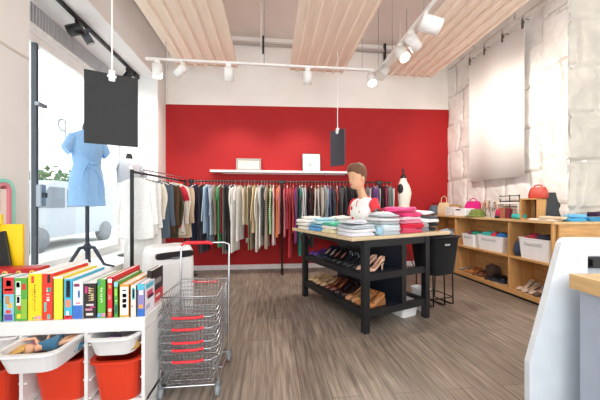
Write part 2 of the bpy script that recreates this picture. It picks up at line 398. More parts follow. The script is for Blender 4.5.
# ------------------------------------------------------------------ garments
HANG = {'black': mat('#1d1c1e', .5), 'white': mat('#e9e6e2', .5), 'wood': mat('#b98a5a', .5)}
def hanger(t, w, kind, top=0.0):
    b = MB(); m = HANG[kind]
    hook = [(.022 * sin(a), 0, -.022 + .022 * cos(a) + top + .006) for a in [R(x) for x in range(-110, 181, 29)]]
    b.tube(hook + [(0, 0, -.075)], .0025, STEEL, 5)
    b.tube([(-w / 2 + .01, 0, -.135), (-w / 4, 0, -.1), (0, 0, -.078), (w / 4, 0, -.1), (w / 2 - .01, 0, -.135)], [.006, .009, .01, .009, .006], m, 6)
    b.build('hanger', t)
def garment(kind, label, cat, loc, rz, m, w=.42, L=.68, thick=.045, hk='black', group=None, trim=None, sl=None, seed=0):
    t = thing(kind.replace(' ', '_'), label, cat, loc, rz, group)
    rnd = random.Random(seed); ph = rnd.random() * 6; n = 22; rings = []
    fl = {'dress': 1.25, 'skirt': 1.3, 'jacket': 1.0, 'shirt': 1.02, 'tee': 1.0, 'top': 1.05, 'trousers': 1.0, 'cardigan': 1.02, 'jeans': 1.0, 'blouse': 1.1, 'coat': 1.08}.get(kind, 1)
    K = 12
    legs = kind in ('trousers', 'jeans')
    if legs:
        # folded over the bar: two hanging layers
        for s in (-1, 1):
            rg = []
            for k in range(K + 1):
                q = k / K; z = -.115 - L * q
                hw = w * .5 * (1 - .18 * q); y0 = s * (.012 + .010 * q); th = thick * .34
                ring = []
                for j in range(14):
                    a = 2 * PI * j / 14
                    ring.append((hw * math.copysign(abs(cos(a)) ** .5, cos(a)) + .006 * sin(q * 7 + ph), y0 + th * sin(a) + .006 * sin(6 * a + ph) * q, z))
                rg.append(ring)
            (MB().loft(rg, m)).build('trouser_leg', t)
        MB().tube([(-w * .5, 0, -.112), (w * .5, 0, -.112)], .03, m, 8).build('fold', t)
        hanger(t, w + .05, hk); return t
    for k in range(K + 1):
        q = k / K
        if k == 0: hw, z = .065, -.085
        elif k == 1: hw, z = w * .40, -.125
        elif k == 2: hw, z = w * .5, -.165
        else:
            r = (k - 2) / (K - 2); z = -.165 - (L - .08) * r
            waist = 1 - .10 * sin(PI * min(1, r * 1.6)) if kind in ('dress', 'blouse', 'coat') else 1 - .03 * sin(PI * r)
            hw = w * .5 * waist * (1 + (fl - 1) * r)
        th = thick * (.55 if k == 0 else (.8 + .35 * q))
        ring = []
        for j in range(n):
            a = 2 * PI * j / n
            fold = (.010 + .016 * (fl - 1) * 3) * q * sin(5 * a + ph + q * 1.4) + .006 * q * sin(9 * a + 2 * ph)
            ring.append((hw * math.copysign(abs(cos(a)) ** .7, cos(a)) + .008 * sin(q * 6 + ph), (th + fold) * math.copysign(abs(sin(a)) ** .8, sin(a)), z + .008 * sin(3 * a + ph) * q))
        rings.append(ring)
    b = MB().loft(rings, m, True, (False, True))
    if kind in ('shirt', 'jacket', 'cardigan', 'coat'):      # front placket with buttons
        tm = trim or m
        for r_ in range(6):
            z = -.2 - (L - .14) * r_ / 6
            b.ball((0, -thick * 1.0 - .012, z), (.007, .005, .007), mat('#d9d4cc', .4), 6)
    b.build('garment_body', t)
    if kind not in ('skirt',):
        b = MB()
        for k in range(14):
            pass
        pts = [(.068 * cos(2 * PI * j / 14), thick * .6 * sin(2 * PI * j / 14), -.083 - .02 * max(0, -sin(2 * PI * j / 14))) for j in range(14)]
        b.tube(pts, .012 if kind in ('shirt', 'jacket', 'coat') else .006, trim or m, 6, close=True); b.build('collar', t)
    if sl is None: sl = {'dress': .2, 'jacket': .56, 'shirt': .55, 'tee': .2, 'top': 0, 'cardigan': .55, 'blouse': .45, 'coat': .58}.get(kind, 0)
    if sl:
        for s in (-1, 1):
            rg = []
            for k in range(8):
                q = k / 7
                out = w * .46 + .05 * sin(min(1, q * 2) * PI / 2) + (.05 * q if sl < .3 else .012 * sin(q * 5 + ph))
                z = -.15 - sl * q; rr = (.062 - .02 * q) if sl > .3 else .07
                ring = []
                for j in range(10):
                    a = 2 * PI * j / 10
                    ring.append((s * (out + rr * .75 * cos(a)), (thick * .85 - .008 * q + .007 * sin(4 * a + ph)) * sin(a) * .9 + .012 * sin(q * 4 + ph), z + .02 * cos(a) * (1 if q < .2 else .3)))
                rg.append(ring)
            MB().loft(rg, m).build('sleeve', t)
    hanger(t, w, hk)
    return t
def cl(h, r=.85): return mat(h, r, 'cloth')

# rails
RV, RZ = 5.0, 1.615
ru0, ru1 = on_v(190, RV), on_v(382, RV)
t = thing('clothes_rail', 'long black clothes rail along the red back wall', 'clothes rail', (0, RV, 0))
MB().tube([(ru0, 0, RZ), (ru1 + .18, 0, RZ)], .014, mat('#2a241c', .4), 8).build('hanging_bar', t)
for px in (191, 282, 379):
    x = on_v(px, RV)
    MB().tube([(x, 0, 0), (x, 0, RZ)], .018, BLACKM, 8).box((x - .02, -.2, 0), (x + .02, .2, .025), BLACKM).build('upright', t)
    MB().box((x - .045, -.03, RZ - .04), (x + .045, .03, RZ + .03), BLACKM, bev=.008).build('clamp', t)
LU0, LV0, LU1, LV1, LZ = -1.66, 3.55, -1.44, 4.9, 1.60
t = thing('clothes_rail', 'black clothes rail standing beside the shop window', 'clothes rail', (0, 0, 0))
MB().tube([(LU0, LV0, LZ), (LU1, LV1, LZ)], .014, BLACKM, 8).build('hanging_bar', t)
for (x, y) in ((LU0, LV0), (LU1, LV1)):
    MB().tube([(x, y, 0), (x, y, LZ + .03)], .022, BLACKM, 8).box((x - .2, y - .02, 0), (x + .2, y + .02, .025), BLACKM).build('upright', t)
MB().tube([(LU0 + .03, LV0 + .2, LZ + .05), (LU1 + .03, LV1 - .2, LZ + .05)], .009, CHROME, 6).build('chrome_tube', t)
MB().ball((LU0, LV0, LZ + .05), .035, WHITEP, 10).build('end_knob', t)

# (column, garment, colour words, hex, width, length, sleeve override)
BACK = [
 (192, 'jacket', 'navy', '#262b4d', .44, .66), (195, 'shirt', 'dark navy', '#1d2038', .42, .72), (198, 'jacket', 'midnight blue', '#2b3053', .44, .70),
 (201.5, 'cardigan', 'navy and maroon', '#40283a', .40, .74), (204.5, 'coat', 'blue black', '#1c2230', .44, .84),
 (207.5, 'shirt', 'pale blue denim', '#b9cfe4', .44, .60), (211, 'jeans', 'light washed blue', '#93a9bf', .36, .72), (214.5, 'blouse', 'ice blue', '#c9d8e6', .40, .62),
 (217.5, 'cardigan', 'beige brown', '#a98f72', .40, .62), (220.5, 'tee', 'bright green', '#3da866', .38, .78), (223.5, 'top', 'dark red', '#8d1d28', .34, .60),
 (226, 'trousers', 'stone grey', '#a49a90', .36, .84), (228.8, 'trousers', 'charcoal', '#34343a', .36, .80), (231.5, 'cardigan', 'black marl', '#28272b', .40, .86),
 (235.5, 'shirt', 'crisp white', '#f0eee9', .46, .84), (240.5, 'tee', 'white printed', '#efedea', .46, .70),
 (245, 'blouse', 'pale cream', '#e9dfca', .42, .50), (248.5, 'top', 'sand', '#d8c6a2', .40, .50), (251.5, 'trousers', 'khaki', '#a8997a', .36, .80), (254.8, 'cardigan', 'wheat', '#d9c49b', .40, .60),
 (258, 'shirt', 'ivory', '#ece6dc', .42, .84), (261.5, 'blouse', 'white silk', '#efece8', .40, .78), (264.5, 'trousers', 'steel grey', '#7f7f82', .36, .62),
 (267, 'dress', 'taupe', '#b7a392', .36, .80), (270.5, 'shirt', 'green and white striped', 'S', .40, .62), (273.5, 'dress', 'blush white', '#ecd8da', .36, .76),
 (276.8, 'top', 'orange', '#f09a3e', .38, .66), (279.6, 'tee', 'salmon pink', '#ec8f86', .42, .62),
 (284.5, 'cardigan', 'rose pink', '#d8727e', .40, .66), (287.5, 'tee', 'raspberry', '#d2465e', .42, .56), (290.5, 'dress', 'scarlet', '#d3222f', .38, .92), (293.5, 'shirt', 'tomato red', '#e03340', .42, .60),
 (296.5, 'blouse', 'purple', '#8b2c77', .40, .74), (299.5, 'dress', 'teal patterned', 'T', .36, .90), (302, 'shirt', 'snow white', '#f2f1f0', .42, .62), (305.5, 'blouse', 'frosty white', '#e4e8ea', .42, .62),
 (308.5, 'dress', 'black floral', 'F', .40, .76), (312, 'coat', 'black', '#1b1a1d', .42, .80), (315.5, 'cardigan', 'cream knit', '#e8dcca', .40, .60), (318.5, 'shirt', 'pinstriped white', '#e9e5e3', .42, .66),
 (321.5, 'blouse', 'oatmeal', '#d9cfc4', .40, .62), (324.5, 'tee', 'light grey', '#c6c7ca', .42, .62), (327.5, 'shirt', 'powder blue', '#9db4cd', .42, .66), (330.5, 'jacket', 'denim blue', '#5b7596', .42, .66),
 (333.5, 'jacket', 'slate', '#3f4550', .42, .70), (336.8, 'tee', 'coral', '#ea6f66', .36, .70), (340, 'cardigan', 'ash grey', '#63646a', .42, .70), (343.5, 'jacket', 'graphite', '#45464c', .44, .72),
 (347, 'coat', 'jet black', '#161619', .44, .82), (351, 'jacket', 'coal black', '#1f1e22', .44, .74), (356, 'shirt', 'dark plum', '#46283f', .42, .70),
 (362, 'jacket', 'smoke grey', '#75757a', .42, .70), (368, 'blouse', 'dusty white', '#dedad8', .42, .66), (373.5, 'blouse', 'lilac', '#8d5fa8', .40, .70), (377, 'shirt', 'grey patterned', 'G', .42, .70),
]
PATT = {'S': mat('#e9efe2', .85, 'stripes', second='#7cc34b', scale=9), 'T': mat('#1f9b86', .85, 'spots', second='#d3437c', scale=16), 'F': mat('#1b1a1d', .85, 'spots', second='#e06a4c', scale=11, size=.22),
        'G': mat('#c9c4c6', .85, 'spots', second='#7e6f86', scale=22)}
_rng = random.Random(3)
for i, (px, kind, cw, hx, wd, ln) in enumerate(BACK):
    u = on_v(px, RV); m = PATT[hx] if len(hx) == 1 else cl(hx)
    prev = '%s %s' % (BACK[i - 1][2], BACK[i - 1][1]) if i else 'first upright'
    lab = '%s %s on the back rail, next to the %s' % (cw, kind, prev)
    th = .013 if kind not in ('jacket', 'coat') else .016
    garment(kind, lab, 'clothing', (u, RV + _rng.uniform(-.02, .02), RZ + .012), PI / 2 + R(_rng.uniform(-12, -2)) + (R(-10) if px in (235.5, 240.5) else 0), m, wd * .96, ln * 1.36, th, ('black', 'white', 'black', 'wood')[i % 4], 'clothes on the back rail', None, None, i)
# beyond the head: last garments of the rail
for i, (px, kind, cw, hx, wd, ln) in enumerate([(380, 'jacket', 'inky black', '#1a1a1e', .42, .70), (383.5, 'cardigan', 'magenta', '#c02a63', .40, .66), (386.5, 'shirt', 'sage grey', '#9fb0ab', .42, .66), (390.5, 'blouse', 'mint white', '#dfe6e2', .42, .70)]):
    u = on_v(px, RV)
    garment(kind, '%s %s at the right end of the back rail' % (cw, kind), 'clothing', (min(u, ru1 - .005 + i * .0), RV, RZ + .012) if u < ru1 else (u, RV, RZ + .012), PI / 2 + R(-10), cl(hx), wd, ln * 1.3, .016, 'black', 'clothes on the back rail', None, None, 90 + i)
LEFT = [(.06, 'blouse', 'sheer white', '#f4f2ef', .46, .74, .5), (.11, 'shirt', 'bright white', '#f5f4f1', .48, .70, .55), (.155, 'dress', 'long white', '#f3f0ec', .44, 1.18, .0), (.21, 'blouse', 'cream tinted', '#efe9d8', .44, 1.1, .45),
        (.36, 'jacket', 'slate blue', '#5d6b7a', .44, .78, .55), (.44, 'jacket', 'chestnut brown', '#5f4330', .46, .72, .55), (.52, 'coat', 'olive brown', '#45402c', .46, .80, .56), (.575, 'tee', 'crimson', '#c92a3c', .46, .66, .2),
        (.63, 'shirt', 'ecru', '#e2d9cb', .46, .74, .55), (.69, 'cardigan', 'off white', '#e6dfd5', .46, .78, .55), (.75, 'shirt', 'tan', '#c2a98b', .46, .80, .55), (.80, 'coat', 'light camel', '#d3bfa2', .46, .84, .55)]
for i, (q, kind, cw, hx, wd, ln, s_) in enumerate(LEFT):
    x = LU0 + (LU1 - LU0) * q; y = LV0 + (LV1 - LV0) * q
    garment(kind, '%s %s hanging on the window side rail' % (cw, kind), 'clothing', (x, y, LZ + .012), R(-9 + 3 * (i % 3)), cl(hx), wd * .9, ln, .022, ('white', 'black')[i % 2], 'clothes on the window side rail', None, s_, 40 + i)

# white wall shelf with framed prints
t = thing('wall_shelf', 'long white shelf mounted on the red wall', 'shelf', (0, VB, 1.83))
su0, su1 = on_v(211, VB - .1), on_v(356, VB - .1)
MB().box((su0, -.2, -.04), (su1, -.001, 0), WHITEP, bev=.004).build('shelf_board', t)
MB().box((su0 + .2, -.02, -.05), (su1 - .2, -.001, -.04), WHITEP).build('wall_cleat', t)
def framed(px0, px1, z, h, label, style):
    v = VB - .09; x0, x1 = on_v(px0, v), on_v(px1, v); w_ = x1 - x0
    t = thing('picture_frame', label, 'framed picture', ((x0 + x1) / 2, v, z), 0)
    M = Matrix.Rotation(R(-6), 4, 'X')
    fm = mat('#9c958e', .4, 'plain', .3) if style == 'silver' else mat('#3b4a48', .4)
    k = .035 if style == 'silver' else .008
    b = MB(); b.box((-w_ / 2, -.012, 0), (w_ / 2, .012, k), fm, M, .003).box((-w_ / 2, -.012, h - k), (w_ / 2, .012, h), fm, M, .003)
    b.box((-w_ / 2, -.012, k), (-w_ / 2 + k, .012, h - k), fm, M, .003).box((w_ / 2 - k, -.012, k), (w_ / 2, .012, h - k), fm, M, .003); b.build('frame', t)
    b = MB().box((-w_ / 2 + k, -.004, k), (w_ / 2 - k, .006, h - k), mat('#c9c0bb' if style == 'silver' else '#e6e6e3', .5), M)
    if style == 'silver':
        g = mat('#f1ecea', .6)
        for q, (a_, c_) in enumerate([(-.30, .40), (-.12, .34), (.02, .38), (.14, .3), (.26, .36)]):
            b.tube([(a_ * w_, -.006, h * .38), (a_ * w_ - .01, -.006, h * (.38 + c_ * .5)), (a_ * w_ + .03, -.006, h * (.4 + c_ * .5)), (a_ * w_ + .035, -.006, h * .4)], .004, g, 4, M=M)
        b.box((-.3 * w_, -.006, h * .28), (.1 * w_, -.0045, h * .3), g, M)
    else:
        g = mat('#b9bcbb', .6)
        b.ball((-.03, -.005, h * .38), (.035, .002, .05), g, 10, M).ball((.02, -.005, h * .55), (.03, .002, .055), mat('#d2d4d3', .6), 10, M)
    b.build('print', t)
framed(236, 261, 1.83, .23, 'silver framed pale print with light lettering on the white shelf', 'silver')
framed(302.5, 320.5, 1.83, .345, 'thin framed upright white print with grey sketch on the shelf', 'thin')
t = tag(MB().box((-.05, -.012, -.04), (.05, 0, .04), WHITEP, bev=.004).ball((-.022, -.013, 0), (.014, .003, .014), mat('#d5d2ce', .5), 8).ball((.022, -.013, 0), (.014, .003, .014), mat('#d5d2ce', .5), 8).build('wall_socket', None, (on_v(248.5, VB), VB, .54)), 'small white double socket low on the red wall', 'socket')

# ------------------------------------------------------------------ display table
ta = R(21); TC = Vector((1.0475, 3.257, 0)); TM = Matrix.Translation(TC) @ Matrix.Rotation(ta, 4, 'Z')
def tw(x, y, z=0): p = TM @ Vector((x, y, z)); return (p.x, p.y, p.z)
DARK = mat('#0d0f13', .5); DARKP = mat('#141a29', .5)
t = thing('display_table', 'black display table with pale wood top and shoe shelves', 'table', tuple(TC), ta)
MB().box((-.575, -.615, .868), (.80, .66, .90), mat('#dcc39c', .45, 'wood', stretch=(1.2, 14, 14)), bev=.004).build('table_top', t)
lx0, lx1, ly0, ly1 = -.41, .41, -.60, .60
for x in (lx0, lx1):
    for y in (ly0, ly1): MB().box((x - .032, y - .032, 0), (x + .032, y + .032, .868), DARK, bev=.004).build('leg', t)
b = MB()
for z0_, z1_ in ((.80, .868), (.485, .55), (.14, .21)):
    for y in (ly0, ly1): b.box((lx0 + .03, y - .02, z0_), (lx1 - .03, y + .02, z1_), DARK)
    for x in (lx0,): b.box((x - .02, ly0 + .03, z0_), (x + .02, ly1 - .03, z1_), DARK)
b.box((lx1 - .02, ly0 + .03, .80), (lx1 + .02, ly1 - .03, .868), DARK).box((lx1 - .02, ly0 + .03, .14), (lx1 + .02, ly1 - .03, .2), DARK)
b.build('rail', t)
for z in (.535, .195): MB().box((lx0 + .02, ly0 + .02, z), (.10, ly1 - .02, z + .018), DARKP).build('shelf', t)
MB().box((.08, ly0 + .03, .14), (.11, ly1 - .03, .868), DARKP).box((.05, ly0 - .015, .14), (.11, ly0 + .02, .868), DARK).build('back_panel', t)

# folded clothes
def folded(loc, rz, w_, d_, h_, m, label, name='folded_shirt', cat='folded clothing', group='folded clothes on the display table', seed=0, edge=None):
    rnd = random.Random(seed); ph = rnd.random() * 6; n = 28; rings = []
    prof = [(.0, .93), (.12, .99), (.35, 1.0), (.46, .955), (.54, .955), (.68, 1.0), (.9, .985), (1.0, .92), (1.04, .6), (1.05, .2)]
    for q, s in prof:
        r = []
        for j in range(n):
            a = 2 * PI * j / n; ca, sa = cos(a), sin(a)
            x = w_ / 2 * s * math.copysign(abs(ca) ** .38, ca); y = d_ / 2 * s * math.copysign(abs(sa) ** .38, sa)
            k = 1 + .03 * sin(3 * a + ph + q * 3) + .03 * noise.noise((3 * ca, 3 * sa, seed + q * 2))
            zz = h_ * q + h_ * .45 * q * noise.noise((x * 7 + seed, y * 7, ph)) - (h_ * .25 * q if s > .97 else 0) * abs(sin(2 * a + ph))
            r.append((x * k, y * k, zz))
        rings.append(r)
    o = MB().loft(rings, m).build(name, None, loc, (0, 0, rz))
    if edge:
        MB().tube([(-w_ * .42, -d_ / 2 * .97, h_ * .5), (0, -d_ / 2 * 1.0, h_ * .52), (w_ * .42, -d_ / 2 * .97, h_ * .5)], h_ * .12, edge, 5).build('folded_edge', o)
    return tag(o, label, cat, group)
STK = [  # local x, y, w, d, [(height, hex, words)]
 (-.40, .47, .26, .30, [(.04, '#f2efe8', 'cream white'), (.035, '#eee9dd', 'ivory'), (.03, '#f4f3f0', 'plain white')], 'at the far left corner of the wooden top'),
 (-.41, .17, .28, .24, [(.045, '#5f9fd2', 'sky blue'), (.03, '#7fb9d8', 'light blue'), (.025, '#bfe0e4', 'pale aqua')], 'between the ivory pile and the yellow pile'),
 (-.40, -.10, .27, .25, [(.04, '#eee6bf', 'pale yellow'), (.03, '#f1efe6', 'off white'), (.03, '#52b89a', 'sea green')], 'in the middle of the long edge'),
 (-.39, -.42, .30, .30, [(.035, '#dcdde6', 'light lilac'), (.03, '#e8e6e6', 'white ribbed'), (.03, '#b9c0c6', 'cool grey')], 'on the near corner of the table'),
 (-.08, .47, .28, .28, [(.04, '#efece6', 'soft white'), (.04, '#f0eee9', 'chalk white'), (.035, '#eae6da', 'eggshell')], 'beside the back edge of the table'),
 (-.10, .19, .26, .24, [(.04, '#e6e3d8', 'bone white'), (.035, '#3fae86', 'emerald'), (.03, '#e9ecea', 'misty white')], 'behind the sky blue pile'),
 (-.06, -.45, .27, .28, [(.035, '#b9c4ca', 'blue grey'), (.03, '#cfd2d6', 'silver grey'), (.03, '#d6e4e6', 'watery blue'), (.03, '#a9adb0', 'mid grey'), (.025, '#efeceb', 'bright white striped')], 'right beside the near corner pile'),
 (.30, -.38, .34, .34, [(.045, '#d04a66', 'dusty rose'), (.045, '#cf2440', 'cherry red'), (.035, '#e58aa0', 'candy pink'), (.03, '#f1d5da', 'pinkish white'), (.04, '#e23d77', 'hot pink')], 'in the pink pile'),
 (.54, -.34, .13, .34, [(.045, '#8b8b8f', 'mottled grey'), (.045, '#a5a5a8', 'heather grey'), (.035, '#efeeec', 'white cotton')], 'squeezed between the pink and black piles'),
 (.69, -.30, .20, .38, [(.045, '#1b1b1e', 'black'), (.045, '#242427', 'washed black'), (.035, '#efefed', 'white knitted'), (.03, '#5f6167', 'charcoal striped')], 'at the right end of the table'),
 (.55, .10, .30, .30, [(.05, '#d9d9da', 'pearl grey'), (.045, '#f0efed', 'milky white')], 'behind the black pile'),
 (.28, .42, .30, .30, [(.05, '#e9e5e2', 'linen white'), (.05, '#f0edea', 'paper white')], 'behind the mannequin bust'),
]
k_ = 0
for x, y, w_, d_, items, where in STK:
    z = .901
    for q, (h_, hx, wd) in enumerate(items):
        k_ += 1
        folded(tw(x + _rng.uniform(-.012, .012), y + _rng.uniform(-.012, .012), z), ta + R(_rng.uniform(-6, 6)) + (-PI / 2 if x < .0 and x > -.5 and y > -.3 else 0), w_, d_, h_, cl(hx), '%s folded garment %s' % (wd, where), seed=k_)
        z += h_ * 1.13
def drape(x, y, z, r, hx, label, seed):
    p = tw(x, y, z); o = crumpled(p, r, cl(hx), label, 'draped_garment', 'folded clothes on the display table', 'folded clothing', seed); o.rotation_euler = (0, 0, ta + .2 * (seed % 3))
_LATER = [(.22, -.40, 1.12, (.20, .15, .035), '#e2467f', 'loosely folded hot pink garment topmost on the pink pile', 201), (-.06, -.45, 1.075, (.13, .15, .03), '#c3c8cc', 'loosely folded pale grey garment topmost beside the pink pile', 202),
 (-.40, -.43, 1.012, (.13, .13, .026), '#d4d6dc', 'loosely folded silvery garment topmost on the near corner pile', 203), (-.38, .16, 1.013, (.13, .11, .022), '#a9d3e2', 'loosely folded icy blue garment topmost on the blue pile', 204),
 (-.10, .19, 1.018, (.14, .13, .026), '#eceae3', 'loosely folded white garment in the middle of the table', 205), (-.39, .47, 1.018, (.12, .14, .022), '#f3f1ea', 'loosely folded white garment at the far left corner', 206),
 (.64, -.32, 1.085, (.14, .16, .03), '#ecebea', 'loosely folded white garment topmost on the black pile', 207), (-.20, -.55, .903, (.05, .05, .05), '#9fc3d3', 'pale blue sleeve bunched at the front table edge', 208)]
# lime / teal strip items at the front
folded(tw(-.22, .02, .901), ta, .09, .2, .07, cl('#d8c98a'), 'slim folded mustard garment beside the pale yellow pile', seed=77)
folded(tw(-.245, .33, .901), ta, .08, .3, .11, cl('#f1f0ec'), 'narrow folded white garment behind the blue pile', seed=78)
folded(tw(.30, -.10, .901), ta, .26, .16, .19, mat('#ebe4e2', .85, 'spots', second='#d76a7f', scale=9), 'white garment with rosy dots between pink pile and bust', seed=79)

# ------------------------------------------------------------------ shoes
def shoe_parts(t, m, inm, hh=.07, L=.245, toe='point', heel='stiletto', sole=mat('#2a2320', .6), side=1, closed=.62, strap=None):
    N_ = 15; rings = []; ins = []
    def sm(x): x = max(0, min(1, x)); return x * x * (3 - 2 * x)
    hw = [(0, .020), (.08, .029), (.3, .027), (.45, .030), (.7, .041), (.84, .036), (.94, .024), (1, .008)] if toe == 'point' else [(0, .020), (.08, .031), (.3, .029), (.45, .032), (.7, .043), (.86, .041), (.95, .032), (1, .016)]
    def ip(tb, t_):
        for (a, va), (b_, vb) in zip(tb, tb[1:]):
            if t_ <= b_: return va + (vb - va) * (t_ - a) / (b_ - a)
        return tb[-1][1]
    for i in range(N_ + 1):
        t_ = i / N_; x = L * (t_ - .0); w_ = ip(hw, t_); zb = .006 + hh * (1 - sm((t_ - .04) / .62))
        zt = zb + ip([(0, .046), (.15, .040), (.4, .021), (closed, .028), (closed + .1, .046), (.88, .036), (1, .014)], t_)
        o = 1 - sm((t_ - closed + .12) / .14); o = max(.02, o)
        bend = side * .006 * sin(PI * t_)
        rings.append([(x, bend + w_ * o * .97, zt), (x, bend + w_ * (.55 + .45 * o) if o < .9 else bend + w_ * .99, zb + (zt - zb) * .82), (x, bend + w_, zb + (zt - zb) * .4), (x, bend + w_ * .93, zb + .002), (x, bend, zb),
                      (x, bend - w_ * .93, zb + .002), (x, bend - w_, zb + (zt - zb) * .4), (x, bend - w_ * (.55 + .45 * o) if o < .9 else bend - w_ * .99, zb + (zt - zb) * .82), (x, bend - w_ * o * .97, zt)])
        if t_ <= closed + .08: ins.append([(x + (.006 if i == 0 else 0), bend + w_ * .85, zb + .012), (x + (.006 if i == 0 else 0), bend - w_ * .85, zb + .012), (x + (.006 if i == 0 else 0), bend - w_ * .85, zb + .0095), (x + (.006 if i == 0 else 0), bend + w_ * .85, zb + .0095)])
    b = MB().loft(rings, m, True, closed=False)
    r0 = rings[0]; b.add(r0, [tuple(range(len(r0)))], m); rl = rings[-1]; b.add(rl, [tuple(range(len(rl)))], m)
    o = b.build('upper', t); md = o.modifiers.new('thickness', 'SOLIDIFY'); md.thickness = .003; md.offset = -1
    MB().loft(ins, inm, True).build('insole', t)
    # outsole
    so = []
    for i in range(N_ + 1):
        t_ = i / N_; w_ = ip(hw, t_) * .98; zb = .006 + hh * (1 - sm((t_ - .04) / .62)); bend = side * .006 * sin(PI * t_)
        so.append([(L * t_, bend + w_, zb), (L * t_, bend - w_, zb), (L * t_, bend - w_, zb - .006), (L * t_, bend + w_, zb - .006)])
    MB().loft(so, sole, False).build('outsole', t)
    if hh > .012:
        if heel == 'stiletto': b = MB().loft([[(.012 + .02 * 1.0 * cos(a) + .01, .022 * sin(a), hh + .002) for a in [2 * PI * j / 8 for j in range(8)]], [(.018 + .010 * cos(a), .010 * sin(a), hh * .5) for a in [2 * PI * j / 8 for j in range(8)]], [(.018 + .006 * cos(a), .006 * sin(a), 0) for a in [2 * PI * j / 8 for j in range(8)]]], m)
        elif heel == 'block': b = MB().loft([[(.03 + .030 * cos(a), .027 * sin(a), hh + .002) for a in [2 * PI * j / 8 for j in range(8)]], [(.027 + .022 * cos(a), .022 * sin(a), 0) for a in [2 * PI * j / 8 for j in range(8)]]], sole)
        else: b = MB().prism([(.0, 0), (L * .62, 0), (L * .5, hh * .35), (L * .25, hh * .85), (0, hh)], 'y', -.028, .028, sole)
        b.build('heel', t)
    if strap:
        zb = .05 + hh * .8
        MB().tube([(.05, .032, hh * .9 + .03), (.055, .02, zb + .03), (.055, -.02, zb + .03), (.05, -.032, hh * .9 + .03)], .004, strap, 5).build('strap', t)
SHOE_N = 0
def pair(name, place, rz, desc, where, group, gap=.088, turn=0, **k):
    x, y, z = place; c, s = cos(rz), sin(rz)
    for i, side in enumerate((1, -1)):
        off = gap / 2 * side
        t = thing(name, '%s of %s %s' % (('near one', 'far one')[i], desc, where), 'shoe', (x - s * off + c * .012 * i, y + c * off, z), rz + turn * side, group)
        shoe_parts(t, side=side, **k)
BLK = mat('#151517', .35); NUDE = mat('#d9ae93', .4); NUD2 = mat('#c99a7c', .6); TAN = mat('#b98457', .45); BRN = mat('#5a2f22', .3); INS = mat('#d8b9a0', .6)
rzS = ta + PI
UPG, LOG = 'shoes on the upper table shelf', 'shoes on the lower table shelf'
XH = -.135
def sh(y, z): return tw(XH, y, z)
zu, zl = .5535, .2135
pair('flat_shoe', sh(.475, zu), rzS, 'purple flat shoes', 'at the far end of the upper shelf', UPG, m=mat('#5d3a86', .6), inm=mat('#3b2350', .7), hh=.012, toe='round')
pair('high_heel', sh(.27, zu), rzS, 'navy high heels with pale insoles', 'on the upper shelf beside purple flats', UPG, m=mat('#1a2338', .35), inm=mat('#e6c8b4', .5), hh=.085)
pair('high_heel', sh(.06, zu), rzS, 'black high heels with reddish insoles', 'in the middle of the upper shelf', UPG, m=BLK, inm=mat('#c07a66', .5), hh=.08)
pair('slingback', sh(-.15, zu), rzS, 'black slingbacks with silver straps', 'on the upper shelf', UPG, m=mat('#1d2026', .3), inm=mat('#222', .6) if False else mat('#2a2c33', .5), hh=.05, strap=mat('#b9c3cf', .3, 'plain', .6))
pair('flat_shoe', sh(-.33, zu), rzS, 'dark flat shoes', 'between slingbacks and nude heels', UPG, m=mat('#23252b', .4), inm=mat('#3b3b40', .6), hh=.015, toe='round')
pair('high_heel', sh(-.50, zu), rzS, 'glossy nude high heels', 'by the front table leg', UPG, gap=.095, m=NUDE, inm=NUD2, hh=.085, closed=.66)
pair('flat_shoe', sh(.49, zl), rzS, 'golden beige flat shoes', 'at the far end of the lower shelf', LOG, m=mat('#c6a274', .5), inm=INS, hh=.02, toe='round')
pair('loafer', sh(.30, zl), rzS, 'sandy loafers', 'on the lower shelf beside beige flats', LOG, m=mat('#b8946b', .5), inm=mat('#e0c9a8', .6), hh=.03, toe='round', heel='block')
pair('court_shoe', sh(.09, zl), rzS, 'shiny brown court shoes with tan insoles', 'on the lower shelf', LOG, m=mat('#6d3c2c', .2), inm=mat('#b06f43', .5), hh=.06)
pair('court_shoe', sh(-.12, zl), rzS, 'dark burgundy court shoes with black insoles', 'on the lower shelf', LOG, m=mat('#35191a', .22), inm=mat('#1f1d1f', .5), hh=.06)
pair('wedge_sandal', sh(-.32, zl), rzS, 'tan wedge sandals', 'on the lower shelf near the front leg', LOG, m=TAN, inm=mat('#8b5a36', .5), hh=.05, toe='round', heel='wedge', sole=mat('#b88d5f', .7))
pair('wedge_sandal', sh(-.50, zl), rzS, 'caramel strapped wedge sandals', 'on the lower shelf behind the front leg', LOG, gap=.095, m=mat('#b5733d', .45), inm=mat('#d8a878', .5), hh=.06, toe='round', heel='wedge', sole=mat('#8a5a30', .7), strap=mat('#a8672f', .5))

# tubs under the table
def tub(w_, d_, h_, m, taper=.88, rim=.012, th=.004, r=.03, name='tub', parent=None, cut=0):
    rings = []
    for f, z in ((taper, 0), (1, h_ - .012)): rings.append(rrect(w_ * f, d_ * f, r, z=z))
    rings.append(rrect(w_ + 2 * rim, d_ + 2 * rim, r + rim, z=h_ - .012)); rings.append(rrect(w_ + 2 * rim, d_ + 2 * rim, r + rim, z=h_))
    rings.append(rrect(w_ - th * 2, d_ - th * 2, r, z=h_)); rings.append(rrect(w_ * taper - th * 2, d_ * taper - th * 2, r, z=.006))
    return MB().loft(rings, m, False).build(name, parent)
p = tw(.27, -.37, 0); o = tub(.24, .34, .16, WHITEP, name='plastic_box'); o.location = (p[0], p[1], .001); o.rotation_euler = (0, 0, ta); tag(o, 'low white plastic box on the floor under the table', 'storage box')
p = tw(.27, -.22, 0); o = tub(.2, .26, .14, mat('#cfbfae', .6, 'cloth'), name='fabric_box'); o.location = (p[0], p[1], .012); o.rotation_euler = (0, 0, ta)
